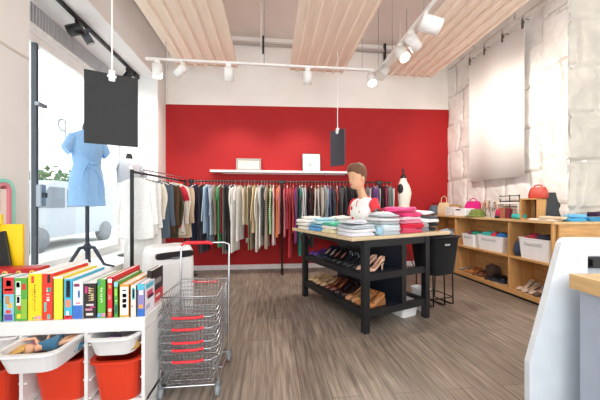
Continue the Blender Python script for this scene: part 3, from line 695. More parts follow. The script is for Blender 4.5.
o.location = tw(.27, -.06, .001); o.scale = (1, 1, 1.9); tag(o, 'beige fabric box on the floor behind the white box', 'storage box')
p = tw(.55, -.42, 0); o = tub(.12, .26, .22, WHITEP, name='plastic_box'); o.location = (p[0], p[1], .001); o.scale = (1, .7, 1.15); o.rotation_euler = (0, 0, ta); tag(o, 'tall white plastic box on the floor outside the table leg', 'storage box')

# black bin on wire stand
bx = thing('shopping_basket_bin', 'black fabric basket on a black wire stand beside the table', 'basket', (1.985, 3.24, 0), R(14))
rings = []
for q, s, z in ((0, .78, .38), (1, .9, .58), (2, 1, .80), (3, 1.02, .83), (4, .97, .83), (5, .95, .80), (6, .75, .40)):
    rings.append([(x * s + .004 * sin(9 * j + q), y * s, z + .006 * sin(j * 1.7)) for j, (x, y, _) in enumerate(rrect(.44, .38, .06))])
MB().loft(rings, BLACKF).build('fabric_bag', bx)
MB().tube([(x, y, .825) for x, y, _ in rrect(.46, .40, .06)], .012, BLACKM, 6, close=True).build('rim', bx)
MB().box((-.05, -.207, .73), (.03, -.19, .75), CHROME).build('clasp', bx)
b = MB()
for sx in (-.15, 0.02, .15):
    b.tube([(sx, -.13, .4), (sx, -.14, .02), (sx + .01, -.10, .012), (sx + .01, .12, .012), (sx, .14, .02), (sx, .13, .4)], .009, BLACKM, 6)
b.tube([(x, y, .10) for x, y, _ in rrect(.32, .27, .03)], .007, BLACKM, 6, close=True); b.build('wire_stand', bx)

# ------------------------------------------------------------------ mannequin bust with head on the table
mq = thing('mannequin_bust', 'mannequin bust with brown hair wearing a white and red shirt on table', 'mannequin', (1.05, 3.11, .901), R(203))
SK = mat('#d7a37f', .4); 
def ringxy(cx, cy, a, b_, z, n=24, p=1.0): return [(cx + a * math.copysign(abs(cos(2 * PI * j / n)) ** p, cos(2 * PI * j / n)), cy + b_ * math.copysign(abs(sin(2 * PI * j / n)) ** p, sin(2 * PI * j / n)), z) for j in range(n)]
# local +X = facing direction, Y = shoulders
b = MB()
prof = [(.355, .062, .08, -.012), (.38, .054, .06, .0), (.42, .048, .049, .018), (.47, .045, .046, .042), (.54, .044, .046, .062)]
b.loft([ringxy(cx, 0, a, w_, z) for z, a, w_, cx in prof], SK)
NV = len(b.v)
# head, chin at .50, crown at .75
face = [(.505, .045, .035, .035), (.52, .075, .05, .048), (.54, .083, .066, .056), (.565, .082, .075, .063), (.59, .083, .085, .069), (.615, .084, .092, .073), (.645, .086, .097, .076), (.675, .088, .098, .077), (.705, .08, .092, .072), (.73, .06, .072, .056), (.748, .028, .03, .026)]
rings = []
for z, fr, bk, hw in face:
    ring = []
    for j in range(32):
        a = 2 * PI * j / 32; ca, sa = cos(a), sin(a)
        x = (fr if ca > 0 else bk) * ca; y = hw * sa
        d = min(abs(a), abs(a - 2 * PI))
        nose = math.exp(-(d / .16) ** 2) * .022 * max(0, 1 - abs(z - .592) / .034)
        brow = math.exp(-(d / .5) ** 2) * .004 * max(0, 1 - abs(z - .635) / .018)
        eye = -.006 * math.exp(-((d - .38) / .16) ** 2) * max(0, 1 - abs(z - .618) / .02)
        lip = .005 * math.exp(-(d / .25) ** 2) * max(0, 1 - abs(z - .556) / .014)
        ring.append((x + .012 + nose + brow + eye + lip, y, z))
    rings.append(ring)
b.loft(rings, SK)
(b.build('head', mq))
b = MB()
for s in (-1, 1): b.ball((.078, s * .03, .618), (.008, .013, .007), mat('#f1ece6', .3), 8).ball((.0855, s * .03, .618), (.003, .006, .006), mat('#4a3527', .3), 8).tube([(.083, s * .016, .641), (.083, s * .03, .646), (.072, s * .048, .64)], .0035, mat('#6b4732', .7), 5)
(b.build('eye', mq))
MB().ball((.095, 0, .560), (.008, .02, .005), mat('#c4716a', .4), 10).ball((.094, 0, .552), (.008, .018, .005), mat('#c4716a', .4), 10).build('mouth', mq); (C.objects[-1])
for s in (-1, 1): MB().ball((.0, s * .075, .60), (.018, .008, .03), SK, 10).build('ear', mq)
rings = []
for z, fr, bk, hw in [(.575, -.03, .092, .060), (.60, -.005, .102, .074), (.635, .02, .108, .081), (.66, .075, .111, .084), (.69, .096, .109, .084), (.715, .092, .102, .078), (.74, .075, .083, .064), (.76, .04, .045, .036)]:
    ring = []
    for j in range(32):
        a = 2 * PI * j / 32; ca, sa = cos(a), sin(a)
        ring.append(((fr if ca > 0 else bk) * (ca if ca <= 0 or fr > 0 else ca) + .012, hw * sa + .002 * sin(9 * a), z + .004 * sin(5 * a)))
    rings.append(ring)
MB().loft(rings, mat('#6d4a35', .55, 'cloth')).build('hair', mq)
def head_place(p):      # head carried forward on the neck, slightly bowed
    q = Matrix.Rotation(R(8), 4, 'Y') @ Vector((p[0], p[1], p[2] - .52)) * 1.14
    return (q.x + .065, q.y, q.z + .50)
for o in [x for x in C.objects if x.parent == mq]:
    for k, vtx in enumerate(o.data.vertices):
        if o.name.startswith('head') and k < NV: continue
        vtx.co = head_place(vtx.co)
SHW = cl('#f5f1ee'); REDT = cl('#d83a43')
rings = []
for z, a, w_, cx in [(0, .095, .15, 0), (.05, .09, .145, 0), (.12, .098, .155, .004), (.2, .112, .17, .008), (.27, .108, .182, .004), (.32, .088, .185, -.004), (.355, .07, .15, -.008), (.375, .06, .09, -.010), (.388, .055, .066, -.010)]:
    rings.append(ringxy(cx, 0, a, w_, z, 28, .9))
b = MB().loft(rings, SHW, True)
for (y_, z_) in ((.05, .22), (-.06, .14), (.08, .08), (-.08, .26)):
    b.ball((.103, y_, z_), (.012, .022, .026), REDT, 10)
b.build('shirt', mq)
MB().tube([(-.010 + .058 * cos(a), .070 * sin(a), .384 - .012 * cos(a)) for a in [2 * PI * j / 18 for j in range(18)]], .008, REDT, 6, close=True).tube([(.085, .0, .35), (.108, 0, .28)], .004, REDT, 5).build('neck_trim', mq)
for s in (-1, 1):
    rg = []
    for q in range(6):
        f = q / 5; rg.append([(cx_, cy_ + s * (.165 + .045 * f), cz_) for cx_, cy_, cz_ in [((.068 - .008 * f) * cos(a), .02 * s * cos(a) * 0 + .022 * sin(a), .315 - .085 * f + (.065 - .005 * f) * sin(a)) for a in [2 * PI * j / 14 for j in range(14)]]])
    MB().loft(rg, REDT).build('sleeve', mq)
    MB().ball((0, s * .214, .228), (.042, .014, .042), mat('#5b5a55', .35, 'plain', .6), 12).build('arm_socket', mq)

# dress form by the red wall
df = thing('dress_form', 'cream dress form with black neck cap before the red wall', 'mannequin', (on_v(404, 4.85), 4.85, 0), R(-50))
CR = cl('#efe6da')
rings = []
for z, a, w_, cx in [(.93, .10, .15, 0), (1.0, .105, .155, 0), (1.08, .108, .15, 0), (1.20, .085, .12, 0), (1.30, .10, .135, .005), (1.40, .11, .15, .012), (1.50, .095, .16, .005), (1.56, .08, .15, -.005), (1.60, .065, .12, -.01), (1.64, .055, .07, -.012), (1.68, .05, .055, -.012)]:
    rings.append(ringxy(cx, 0, a, w_, z, 24))
MB().loft(rings, CR).build('torso', df)
MB().lathe([(.052, 1.68), (.055, 1.70), (.045, 1.73), (.02, 1.75), (.014, 1.80), (.02, 1.83), (.012, 1.86)], BLACKM, 14, T(-.012)).build('neck_cap', df)
for s in (-1, 1): MB().ball((0, s * .152, 1.49), (.058, .028, .085), BLACKM, 14).build('arm_plate', df)
rings = []
for z, a, w_ in [(.60, .13, .175), (.75, .125, .17), (.9, .118, .165), (1.06, .116, .158)]:
    rings.append([(x * (1 + .03 * sin(j * 1.6)), y * (1 + .03 * sin(j * 1.6)), z) for j, (x, y, z) in enumerate(ringxy(0, 0, a, w_, z, 24))])
MB().loft(rings, cl('#eadfce')).build('skirt', df)
b = MB().tube([(0, 0, .25), (0, 0, .95)], .015, BLACKM, 8)
for k in range(3):
    a = k * 2 * PI / 3 + .4; b.tube([(0, 0, .40), (.06 * cos(a), .06 * sin(a), .36), (.16 * cos(a), .16 * sin(a), .12), (.24 * cos(a), .24 * sin(a), .012)], .012, BLACKM, 6)
b.build('tripod', df)

# blue dress on stand, in the window
dd = thing('dress_form', 'tailor dummy in a light blue dress on a black tripod in window', 'mannequin', (-2.19, 3.60, .45), R(-35))
DB = cl('#92bce6')
rings = []
for z, a, w_ in [(.745, .155, .188), (.78, .155, .186), (.85, .15, .18), (1.0, .142, .178), (1.12, .125, .165), (1.22, .108, .14), (1.32, .112, .15), (1.42, .118, .165), (1.52, .10, .175), (1.58, .075, .16), (1.62, .055, .09), (1.64, .05, .06)]:
    f = max(0, (1.2 - z)) / .5
    rings.append([(x * (1 + .05 * f * sin(j * 2.1)), y * (1 + .05 * f * sin(j * 2.1)), z + .01 * f * sin(j)) for j, (x, y, z) in enumerate(ringxy(0, 0, a, w_, z, 30))])
b = MB().loft(rings, DB)
for q in range(5):   # gathered waist pleats
    b.tube([(.105, -.02 + .03 * (q - 2) * .3, 1.24), (.125, .05 * (q - 2), 1.12 - .02 * q), (.15, .075 * (q - 2) * .8, .86)], [.012, .008, .003], DB, 5)
    b.tube([(.105, -.01, 1.24), (.112, .05 * (q - 2), 1.36)], [.010, .003], DB, 5)
b.build('dress', dd)
for s in (-1, 1):
    rg = []
    for q in range(6):
        f = q / 5; rr = .075 - .006 * f
        rg.append([(rr * .85 * cos(a), s * (.145 + .07 * f + .04 * sin(a) * 0) + .035 * sin(a) * s, 1.525 - .15 * f + rr * .75 * sin(a)) for a in [2 * PI * j / 12 for j in range(12)]])
    MB().loft(rg, DB).build('sleeve', dd)
MB().tube([(.118, -.02, 1.245), (.13, .01, 1.24), (.118, .04, 1.245)], .022, DB, 8).build('waist_knot', dd)
MB().lathe([(.05, 1.63), (.052, 1.68), (.04, 1.72), (.028, 1.75), (.015, 1.77)], mat('#3d4450', .5), 14).build('neck_cap', dd)
b = MB().tube([(0, 0, .10), (0, 0, .75)], .021, mat('#2c3342', .5), 10).lathe([(.03, .20), (.036, .22), (.036, .27), (.025, .29)], mat('#2c3342', .5), 12)
b.build('pole', dd)
for k in range(3):
    a = k * 2 * PI / 3 + R(150)
    MB().tube([(.02 * cos(a), .02 * sin(a), .25), (.08 * cos(a), .08 * sin(a), .24), (.14 * cos(a), .14 * sin(a), .14), (.20 * cos(a), .20 * sin(a), .04), (.32 * cos(a), .32 * sin(a), .014)], [.022, .022, .020, .016, .011], mat('#2c3342', .5), 8).build('tripod_leg', dd)

# grey tee on a second form in the niche
gf = thing('dress_form', 'dummy in a grey shirt standing behind the white clothes', 'mannequin', (-2.12, 4.45, .45), R(-60))
GT = cl('#a8abb2'); rings = []
for z, a, w_ in [(.85, .11, .16), (1.0, .105, .155), (1.15, .105, .155), (1.3, .10, .165), (1.40, .075, .15), (1.44, .05, .08)]: rings.append(ringxy(0, 0, a, w_, z, 22))
MB().loft(rings, GT).build('shirt', gf)
for s in (-1, 1):
    MB().loft([[(.06 * cos(a), s * (.14 + .08 * f) + .02 * sin(a), 1.34 - .2 * f + .055 * sin(a)) for a in [2 * PI * j / 12 for j in range(12)]] for f in (0, .33, .66, 1)], GT).build('sleeve', gf)
MB().lathe([(.045, 1.43), (.045, 1.48), (.03, 1.52)], BLACKM, 12).build('neck_cap', gf)
MB().tube([(0, 0, .02), (0, 0, .86)], .018, BLACKM, 8).build('pole', gf)
MB().lathe([(.15, 0), (.15, .015), (.03, .03)], BLACKM, 20).build('stand_base', gf)

# ------------------------------------------------------------------ shelf unit on the right wall
SU, SD = 3.15, .385            # front plane, depth
divs = [VB - .02, 4.52, 3.43, 2.83]
t0 = thing('shelf_unit', 'long low wooden shelf unit along the white stone wall', 'shelf unit', (SU, 4.0, 0))
Mo = Matrix.Translation((-SU, -4.0, 0)); W1 = mat('#d6a469', .5, 'wood', stretch=(9, 1, 9)); W2 = mat('#cf9c60', .55, 'wood', stretch=(6, 6, 1)); W3 = mat('#cf9c60', .55, 'wood', stretch=(1, 9, 9))
MB().box((SU - .012, 2.83, .985), (SU + SD, VB - .02, 1.012), OAKL, M=Mo).build('top_board', t0)
MB().box((SU, 2.83, .505), (SU + SD - .02, VB - .02, .53), W1, M=Mo).build('middle_shelf', t0)
MB().box((SU, 2.83, .035), (SU + SD - .02, VB - .02, .085), W1, M=Mo).build('bottom_shelf', t0)
for v in (4.52, 3.43, 2.85, VB - .04):
    MB().box((SU + .002, v - .011, .085), (SU + SD - .02, v + .011, .985), W2, M=Mo).build('divider', t0)
MB().box((SU + SD - .02, 2.83, .035), (SU + SD, VB - .02, .985), W1, M=Mo).build('back_panel', t0)
MB().box((SU + .02, 2.83, 0), (SU + SD, VB - .02, .035), mat('#1f1b18', .7), M=Mo).build('plinth', t0)
t1 = thing('corner_counter', 'wooden corner counter in front of the bare stone pillar', 'counter', (SU, 2.8, 0))
MB().prism([(0, .025), (.39, .025), (.39, .13), (1.6, .13), (1.6, -.02), (.06, -.02)], 'z', .985, 1.012, OAKL).build('counter_top', t1)
MB().box((.04, .0, 0), (1.6, .02, .985), W3).build('front_panel', t1)
# storage bins with contents
def bin_with_cut(w_, d_, h_, loc, rz, label, hole=True):
    o = tub(w_, d_, h_, mat('#f3f3f4', .4), .9, .006, .004, .03, 'storage_bin'); o.location = loc; o.rotation_euler = (0, 0, rz)
    tag(o, label, 'storage bin', 'white storage bins on the shelf unit')
    if hole: MB().box((-w_ * .28, -d_ / 2 * .995 - .003, h_ * .66), (w_ * .28, -d_ / 2 * .97 - .003, h_ * .80), mat('#c9c9cc', .6), bev=.008).build('grip_slot', o)
    return o
def crumpled(loc, r, m, label, name='crumpled_garment', group='clothes in the white bins', cat='clothing', seed=1):
    rings = []; n = 16
    for i in range(9):
        a = -PI / 2 + PI * i / 8; a = max(min(a, 1.5), -1.5); ring = []
        for j in range(n):
            p_ = Vector((cos(a) * cos(2 * PI * j / n), cos(a) * sin(2 * PI * j / n), sin(a)))
            k = 1 + .45 * noise.noise(p_ * 2.2 + Vector((seed * 3.3, 0, 0))) + .2 * noise.noise(p_ * 5 + Vector((0, seed * 2.1, 0)))
            ring.append((p_.x * r[0] * k, p_.y * r[1] * k, max(-r[2] * .75, p_.z * r[2] * k)))
        rings.append(ring)
    o = MB().loft(rings, m).build(name, None, (loc[0], loc[1], loc[2] + r[2] * .75), (0, 0, seed)); return tag(o, label, cat, group)
zm = .531
BINS = [(4.93, .34, .17, 'white bin at the far end of the middle shelf'), (4.24, .30, .20, 'white bin holding green clothes on the middle shelf'), (3.80, .48, .22, 'wide white bin holding blue and red clothes'), (3.10, .42, .26, 'tall white bin with dark clothes nearest the counter')]
for v, w_, h_, lab in BINS: bin_with_cut(w_, .30, h_, (SU + .17, v, zm), -PI / 2, lab)
k_ = 0
for v, cols in ((4.93, [('#c9d6e2', 'pale blue')]), (4.24, [('#1f8a6a', 'green'), ('#3b2f3f', 'dark plum'), ('#7c3b46', 'wine')]), (3.80, [('#2c6fb0', 'bright blue'), ('#27406e', 'indigo'), ('#c62f3c', 'red'), ('#7f8aa0', 'grey blue'), ('#2fa6a0', 'turquoise')]), (3.10, [('#22262f', 'black'), ('#3a3f5c', 'dark blue'), ('#a12c36', 'deep red')])):
    n_ = len(cols); span = dict((b_[0], b_[1]) for b_ in BINS)[v] * .62; hgt = dict((b_[0], b_[2]) for b_ in BINS)[v]
    for q, (hx, wd) in enumerate(cols):
        k_ += 1; y = v + (q - (n_ - 1) / 2) * span / max(1, n_)
        crumpled((SU + .15 + .03 * (q % 2), y, zm + hgt - .065), (.10, span / n_ * .75 + .02, .065), cl(hx), '%s crumpled garment poking out of a white bin' % wd, seed=k_)
crumpled((SU + .10, 3.355, zm), (.07, .035, .11), cl('#3d4660'), 'dark blue cloth bundle beside the tall white bin', seed=31)

for a_ in _LATER: drape(*a_)
# shoes on the bottom shelf
RSG = 'shoes on the bottom shelf of the wooden unit'
zs = .0865
def rpair(name, px, desc, where, du=.0, **k):
    v = on_u(px, SU + .12)
    pair(name, (SU + .30 + du, v, zs), PI, desc, where, RSG, **k)
rpair('flat_shoe', 459, 'pale grey slippers', 'at the far end of the bottom shelf', m=mat('#9aa0a6', .6), inm=mat('#b9bcc0', .6), hh=.012, toe='round')
rpair('sandal', 470, 'orange brown sandals', 'on the bottom shelf beside grey slippers', m=mat('#b4743e', .5), inm=mat('#d39a63', .6), hh=.03, toe='round', heel='wedge', sole=mat('#7f4f2b', .7))
rpair('loafer', 479, 'rust brown loafers', 'on the bottom shelf by the brown bag', m=mat('#7b4a2f', .5), inm=mat('#a8724a', .6), hh=.02, toe='round', heel='block')
crumpled((SU + .27, on_u(489, SU + .2), zs), (.07, .10, .11), cl('#5a4b42'), 'brown soft bag slumped on the bottom shelf', 'handbag', 'bags on the wooden unit', 'bag', 51)
rpair('trainer', 492, 'black trainers', 'on the bottom shelf in front of brown bag', m=mat('#1e2026', .6), inm=mat('#30333a', .7), hh=.02, toe='round', heel='block')
rpair('trainer', 500.5, 'dark navy trainers', 'on the bottom shelf next to a wooden divider', m=mat('#222a3a', .6), inm=mat('#6b6f78', .7), hh=.02, toe='round', heel='block', sole=mat('#c9c6c0', .6))
BE = mat('#ddc3ab', .45)
rpair('high_heel', 518, 'beige pointed high heels', 'on the bottom shelf nearest the divider', m=BE, inm=mat('#ecd9c6', .5), hh=.075)
rpair('high_heel', 531, 'cream peep toe heels', 'on the bottom shelf beside beige heels', m=mat('#d8c3b2', .45), inm=mat('#c9a98f', .5), hh=.06, toe='round')
rpair('flat_shoe', 543, 'dark strapped flats', 'on the bottom shelf closest to the counter', m=mat('#6f5a4d', .5), inm=mat('#c8a889', .5), hh=.02, toe='round', strap=BLK)

# things on top of the unit
ZT = 1.0125
def top_at(px, du=.18): return (SU + du, on_u(px, SU + du), ZT)
def bag(loc, rz, w_, d_, h_, m, label, name='handbag', handle=.1, hm=None, soft=.12):
    t = thing(name, label, 'bag', loc, rz, 'bags on the wooden unit'); rings = []
    for q, f in ((0, .9), (.08, 1.0), (.4, 1.03), (.75, .92), (1, .72)):
        rings.append([(x * f * (1 + soft * .3 * sin(3 * j + q * 5)), y * f * (1 - .5 * q * q), h_ * q + (soft * h_ * .3 * sin(j * .9) if q == 1 else 0)) for j, (x, y, _) in enumerate(rrect(w_, d_, d_ * .35))])
    MB().loft(rings, m).build('bag_body', t)
    MB().tube([(-w_ * .22, 0, h_ * .9), (-w_ * .2, 0, h_ + handle * .7), (0, 0, h_ + handle), (w_ * .2, 0, h_ + handle * .7), (w_ * .22, 0, h_ * .9)], .009, hm or m, 6).build('bag_handle', t)
    return t
bag((SU + .05, 5.16, ZT), R(-80) * 0, .26, .15, .18, cl('#5b6473'), 'slumped blue grey bag at the far end of the unit', handle=.05, hm=BLACKF)
bag(top_at(444, .14), R(-60), .24, .14, .23, cl('#dcc09a'), 'tall straw coloured bag with looped handle', handle=.13)
o = tag(MB().box((-.13, -.09, 0), (.13, .09, .11), mat('#c69a64', .6, 'wood')).box((-.12, -.08, .11), (.12, .08, .113), mat('#8f6b42', .7)).build('wooden_box', None, (SU + .27, on_u(452, SU + .27), ZT), (0, 0, R(-85))), 'small tan box behind the straw coloured bag', 'box')
o.scale = (1, 1, 1.7)
def carton(loc, rz, w_, d_, h_, hx, label, slot=None, name='carton'):
    b = MB().box((-w_ / 2, -d_ / 2, 0), (w_ / 2, d_ / 2, h_), mat(hx, .5), bev=.006)
    o = b.build(name, None, loc, (0, 0, rz)); tag(o, label, 'box')
    if slot: MB().box((-w_ * .32, -d_ / 2 - .002, h_ * .72), (w_ * .1, -d_ / 2 + .004, h_ * .9), BLACKM, bev=.003).build('box_opening', o)
    return o
carton(top_at(452, .10), R(-84), .15, .16, .155, '#d9d9da', 'light grey plastic box between straw bag and white box')
carton(top_at(464, .11), R(-86), .28, .18, .13, '#f2f2f3', 'white box with a dark slot on the wooden unit', slot=True)
# hats
def hat(loc, hx, r, h_, brim, label, rz=0, tilt=0):
    t = thing('hat', label, 'hat', loc, rz, 'hats on the wooden unit')
    MB().lathe([(r * .98, .006), (r, .03), (r * .93, h_ * .6), (r * .72, h_ * .9), (r * .3, h_), (.01, h_ * 1.0)], cl(hx), 20, T(rx=tilt)).build('crown', t)
    MB().lathe([(r * .97, .0), (r + brim, .004), (r + brim, .010), (r * .97, .03)], cl(hx), 24, T(rx=tilt)).build('brim', t)
    MB().lathe([(r * 1.005, .024), (r * 1.01, .045), (r * .99, .05)], cl(hx), 20, T(rx=tilt)).build('hat_band', t)
    return t
hat((SU + .13, on_u(477.5, SU + .13) , ZT), '#74803f', .115, .125, .06, 'olive green brimmed hat on the wooden unit')
pk = bag((SU + .25, on_u(473, SU + .25), ZT), R(-85), .32, .13, .25, cl('#d01f7c'), 'magenta rounded bag behind the olive hat', handle=.05, soft=.05)
# jewellery stands and small things
def jstand(px, du, h_, hx, label, n=3):
    t = thing('jewellery_stand', label, 'jewellery stand', top_at(px, du), R(-85), 'jewellery stands on the wooden unit')
    MB().lathe([(.05, 0), (.05, .01), (.008, .016), (.007, h_)], mat(hx, .4), 12).build('stand_post', t)
    MB().tube([(-.07, 0, h_), (.07, 0, h_)], .006, mat(hx, .4), 6).build('cross_bar', t)
    cols = ['#c0453a', '#d9c9a8', '#7d6a52', '#d8d5cf', '#33302e', '#c98a4e']
    for q in range(n * 2):
        x = -.062 + .124 * q / (n * 2 - 1); ln = h_ * (.45 + .3 * ((q * 37) % 5) / 5)
        MB().tube([(x - .006, -.006, h_), (x - .01, -.01, h_ - ln * .6), (x, -.012, h_ - ln), (x + .01, -.01, h_ - ln * .6), (x + .006, -.006, h_)], .0045, mat(cols[q % 6], .4), 5).build('necklace', t)
jstand(484.5, .20, .22, '#d8d0c4', 'white necklace stand beside the olive hat')
jstand(488.5, .10, .25, '#b9b0a4', 'slim grey necklace stand with dark beads', 2)
jstand(494.5, .22, .24, '#efece6', 'necklace stand with orange and grey beads', 4)
rk = thing('jewellery_rack', 'black three bar jewellery rack with earrings on white wall side', 'jewellery rack', (SU + .33, on_u(509.5, SU + .33), ZT + .075), -PI / 2)
b = MB()
for z in (.08, .16, .24): b.box((-.17, -.006, z), (.17, .006, z + .012), BLACKM)
for x in (-.17, 0, .16): b.box((x, -.005, -.074), (x + .008, .005, .262), BLACKM)
b.build('rack_frame', rk)
for q in range(9):
    for z in (.08, .16, .24): MB().ball((-.15 + q * .037, -.012, z - .02 - .006 * (q % 3)), (.008, .004, .014), mat(('#e9e7e2', '#cfcac3', '#e9e7e2')[q % 3], .4), 6).build('earring', rk)
o = tag(MB().box((-.2, -.05, .20), (.2, .05, .225), mat('#efedea', .5), bev=.004).box((-.19, -.045, 0), (-.17, .045, .2), WHITEP).box((.17, -.045, 0), (.19, .045, .2), WHITEP).build('display_riser', None, (SU + .26, on_u(510, SU + .26), ZT), (0, 0, -PI / 2)), 'white display riser below the black jewellery rack', 'display stand')
def blob(px, du, r, hx, label, name, cat, h0=0.0, seed=1): return crumpled((SU + du, on_u(px, SU + du), ZT + h0), r, cl(hx), label, name, 'small goods on the wooden unit', cat, seed)
blob(499, .13, (.035, .05, .075), '#c22a58', 'raspberry trinket pouch below the jewellery rack', 'pouch', 'pouch', 0, 61)
blob(497, .06, (.03, .07, .022), '#2d2a2c', 'coil of dark beads lying on the unit', 'bead_bundle', 'jewellery', 0, 62)
o = tag(MB().box((-.06, -.05, 0), (.06, .05, .15), mat('#a86a4c', .6), bev=.004).build('gift_box', None, top_at(504.5, .17), (0, 0, -PI / 2)), 'brown gift box below the jewellery rack', 'box')
o = tag(MB().box((-.03, -.03, 0), (.03, .03, .14), mat('#7d2b3a', .6), bev=.004).build('gift_box', None, top_at(509, .14), (0, 0, -PI / 2)), 'narrow maroon box beside the brown gift box', 'box')
o = tag(MB().tube([(-.085, 0, .035), (-.08, 0, .036), (.08, 0, .036), (.085, 0, .035)], [.028, .035, .035, .028], mat('#35c3c0', .5), 14).build('cloth_roll', None, top_at(519, .10), (0, 0, R(-88))), 'turquoise cloth roll beside the open wooden box', 'roll')
wb = thing('wooden_crate', 'open wooden box standing upright on the unit', 'box', top_at(534, .17), R(-72))
b = MB(); 
for a_, c_ in (((-.10, -.12, 0), (-.085, .12, .27)), ((.085, -.12, 0), (.10, .12, .27)), ((-.10, -.12, 0), (.10, .12, .015)), ((-.10, -.12, .255), (.10, .12, .27))): b.box(a_, c_, W2)
b.build('box_shell', wb); MB().box((-.09, .1, .01), (.09, .115, .26), W1).build('box_back', wb)
p = top_at(536, .18)
bag((p[0] + .02, p[1] - .01, ZT + .2705), R(-70), .19, .12, .14, mat('#b8402f', .5), 'small red handbag on top of the open wooden box', handle=.03)
kb = thing('display_board', 'black upright board leaning near the stone pillar', 'display board', (SU + .30, on_u(552, SU + .30), ZT), R(-30))
MB().box((-.16, -.008, 0), (.16, .008, .345), mat('#26282c', .6), T(rx=R(-6)), .003).build('board', kb); MB().box((-.02, .03, 0), (.02, .10, .2), BLACKM).build('foot', kb)
G2 = 'folded clothes on the wooden unit'
def fo(px, du, w_, d_, h_, hx, lab, z=0, rz=-80, seed=1): folded((SU + du, on_u(px, SU + du), ZT + z), R(rz), w_, d_, h_, cl(hx), lab, group=G2, seed=seed)
fo(545, .10, .30, .17, .022, '#efe7da', 'cream folded cloth at the edge of the unit', seed=91)
fo(553, .12, .24, .18, .028, '#d8c3a3', 'tan folded cloth overlapping the cream cloth', .024, -60, 92)
fo(548.5, .27, .14, .12, .035, '#5f6fa8', 'bluish folded cloth behind the cream cloth', 0, -70, 93)
def fc(u, v, w_, d_, h_, hx, lab, z=0, rz=0, seed=1): folded((u, v, ZT + z), R(rz), w_, d_, h_, cl(hx), lab, group=G2, seed=seed)
fc(3.46, 2.868, .24, .12, .04, '#4aa3cf', 'sky blue folded garment on the corner counter', 0, 6, 94)
fc(3.47, 2.868, .20, .11, .03, '#6fb7de', 'lighter blue folded garment topmost on the corner counter pile', .046, -8, 95)
fc(3.74, 2.865, .26, .12, .05, '#3f8fb8', 'teal blue folded garment below the plum garment', 0, -4, 96)
fc(3.75, 2.865, .20, .11, .05, '#3b2740', 'dark plum folded garment on the corner counter', .057, 10, 97)

# hanging white sheet
sh_ = thing('hanging_sheet', 'white fabric sheet clipped to a rod on the stone wall', 'sheet', (UR - .11, 4.35, 1.60))
vA, vB = on_u(469, UR - .11), on_u(524, UR - .11)
n = 20; pts0 = []; 
rings = []
for j in range(n + 1):
    f = j / n; v = vB + (vA - vB) * f - 4.35
    rings.append([(.012 * sin(f * 9), v, .0), (.016 * sin(f * 9), v, 1.05), (.012 * sin(f * 9 + .4), v, 2.08), (.012 * sin(f * 9 + .4) + .004, v, 2.08), (.016 * sin(f * 9) + .004, v, 1.05), (.012 * sin(f * 9) + .004, v, 0)])
MB().loft(rings, mat('#f4f0ec', .8, 'sheer')).build('fabric', sh_)
MB().tube([(0, vB - 4.35 - 1.0, 2.14), (0, vA - 4.35 + .1, 2.14)], .009, WHITEP, 6).build('rod', sh_)
for q in range(4):
    v = vB + (vA - vB) * q / 3 - 4.35 + (.02 if q == 0 else -.02 if q == 3 else 0)
    MB().box((-.012, v - .012, 2.03), (.014, v + .012, 2.16), mat('#6f6a64', .4, 'plain', .6)).box((0, v - .004, 2.15), (.10, v + .004, 2.162), STEEL).build('clip', sh_)

# ------------------------------------------------------------------ toy storage unit with books, left foreground
TU1, TV0, TZT = -.694, 1.63, .58
TU0 = TU1 - 1.07; TD = .42
tf = thing('toy_storage_unit', 'white storage frame with pull out plastic trays', 'storage unit', ((TU0 + TU1) / 2, TV0, 0))
Mo = Matrix.Translation((-(TU0 + TU1) / 2, -TV0, 0)); TW = mat('#e0dedb', .5)
MB().box((TU0, TV0 - .004, TZT - .075), (TU1, TV0 + TD, TZT), TW, M=Mo, bev=.004).build('top', tf)
colu = [TU0 + .009, on_v(21, TV0), on_v(86, TV0), TU1 - .009]
for i, u in enumerate(colu): MB().box((u - .009, TV0, .0), (u + .009, TV0 + TD, TZT - .075), TW, M=Mo).build('side_panel', tf)
MB().box((TU0, TV0 + TD - .012, .03), (TU1, TV0 + TD, TZT - .075), TW, M=Mo).build('back_panel', tf)
MB().box((TU0, TV0 + .02, .10), (TU1, TV0 + TD, .12), TW, M=Mo).build('bottom_panel', tf)
b = MB()
for i in range(3):
    for s_, u in ((1, colu[i] + .009), (-1, colu[i + 1] - .009)):
        for z in (.14, .24, .34, .43): MB().box((min(u, u + s_ * .012), TV0 + .01, z), (max(u, u + s_ * .012), TV0 + TD - .02, z + .008), TW, M=Mo).build('runner', tf)
def tray(ci, z, h_, hx, pull, label, tint):
    w_ = colu[ci + 1] - colu[ci] - .018 - .042; cx = (colu[ci] + colu[ci + 1]) / 2
    m = mat(hx, .35)
    o = tub(w_, .38, h_, m, .86, .018, .004, .05, 'plastic_tray'); o.location = (cx, TV0 + .20 - pull, z)
    return tag(o, label, 'storage tray', 'plastic trays of the toy storage unit')
OR = '#d63a1e'; WT = '#dddbda'
tray(1, .395, .105, WT, .20, 'white tray pulled far out, holding a doll', 0)
tray(2, .395, .105, WT, .07, 'white tray on the right, pulled halfway out', 0)
tray(0, .395, .105, WT, .0, 'white tray on the left, mostly pushed in', 0)
tray(1, .122, .235, OR, .0, 'red orange bin below the tray with the doll', 0)
tray(2, .122, .235, OR, .03, 'red orange bin below the right white tray', 0)
tray(0, .122, .235, OR, .09, 'red orange bin at the left, overfull with dark toys', 0)
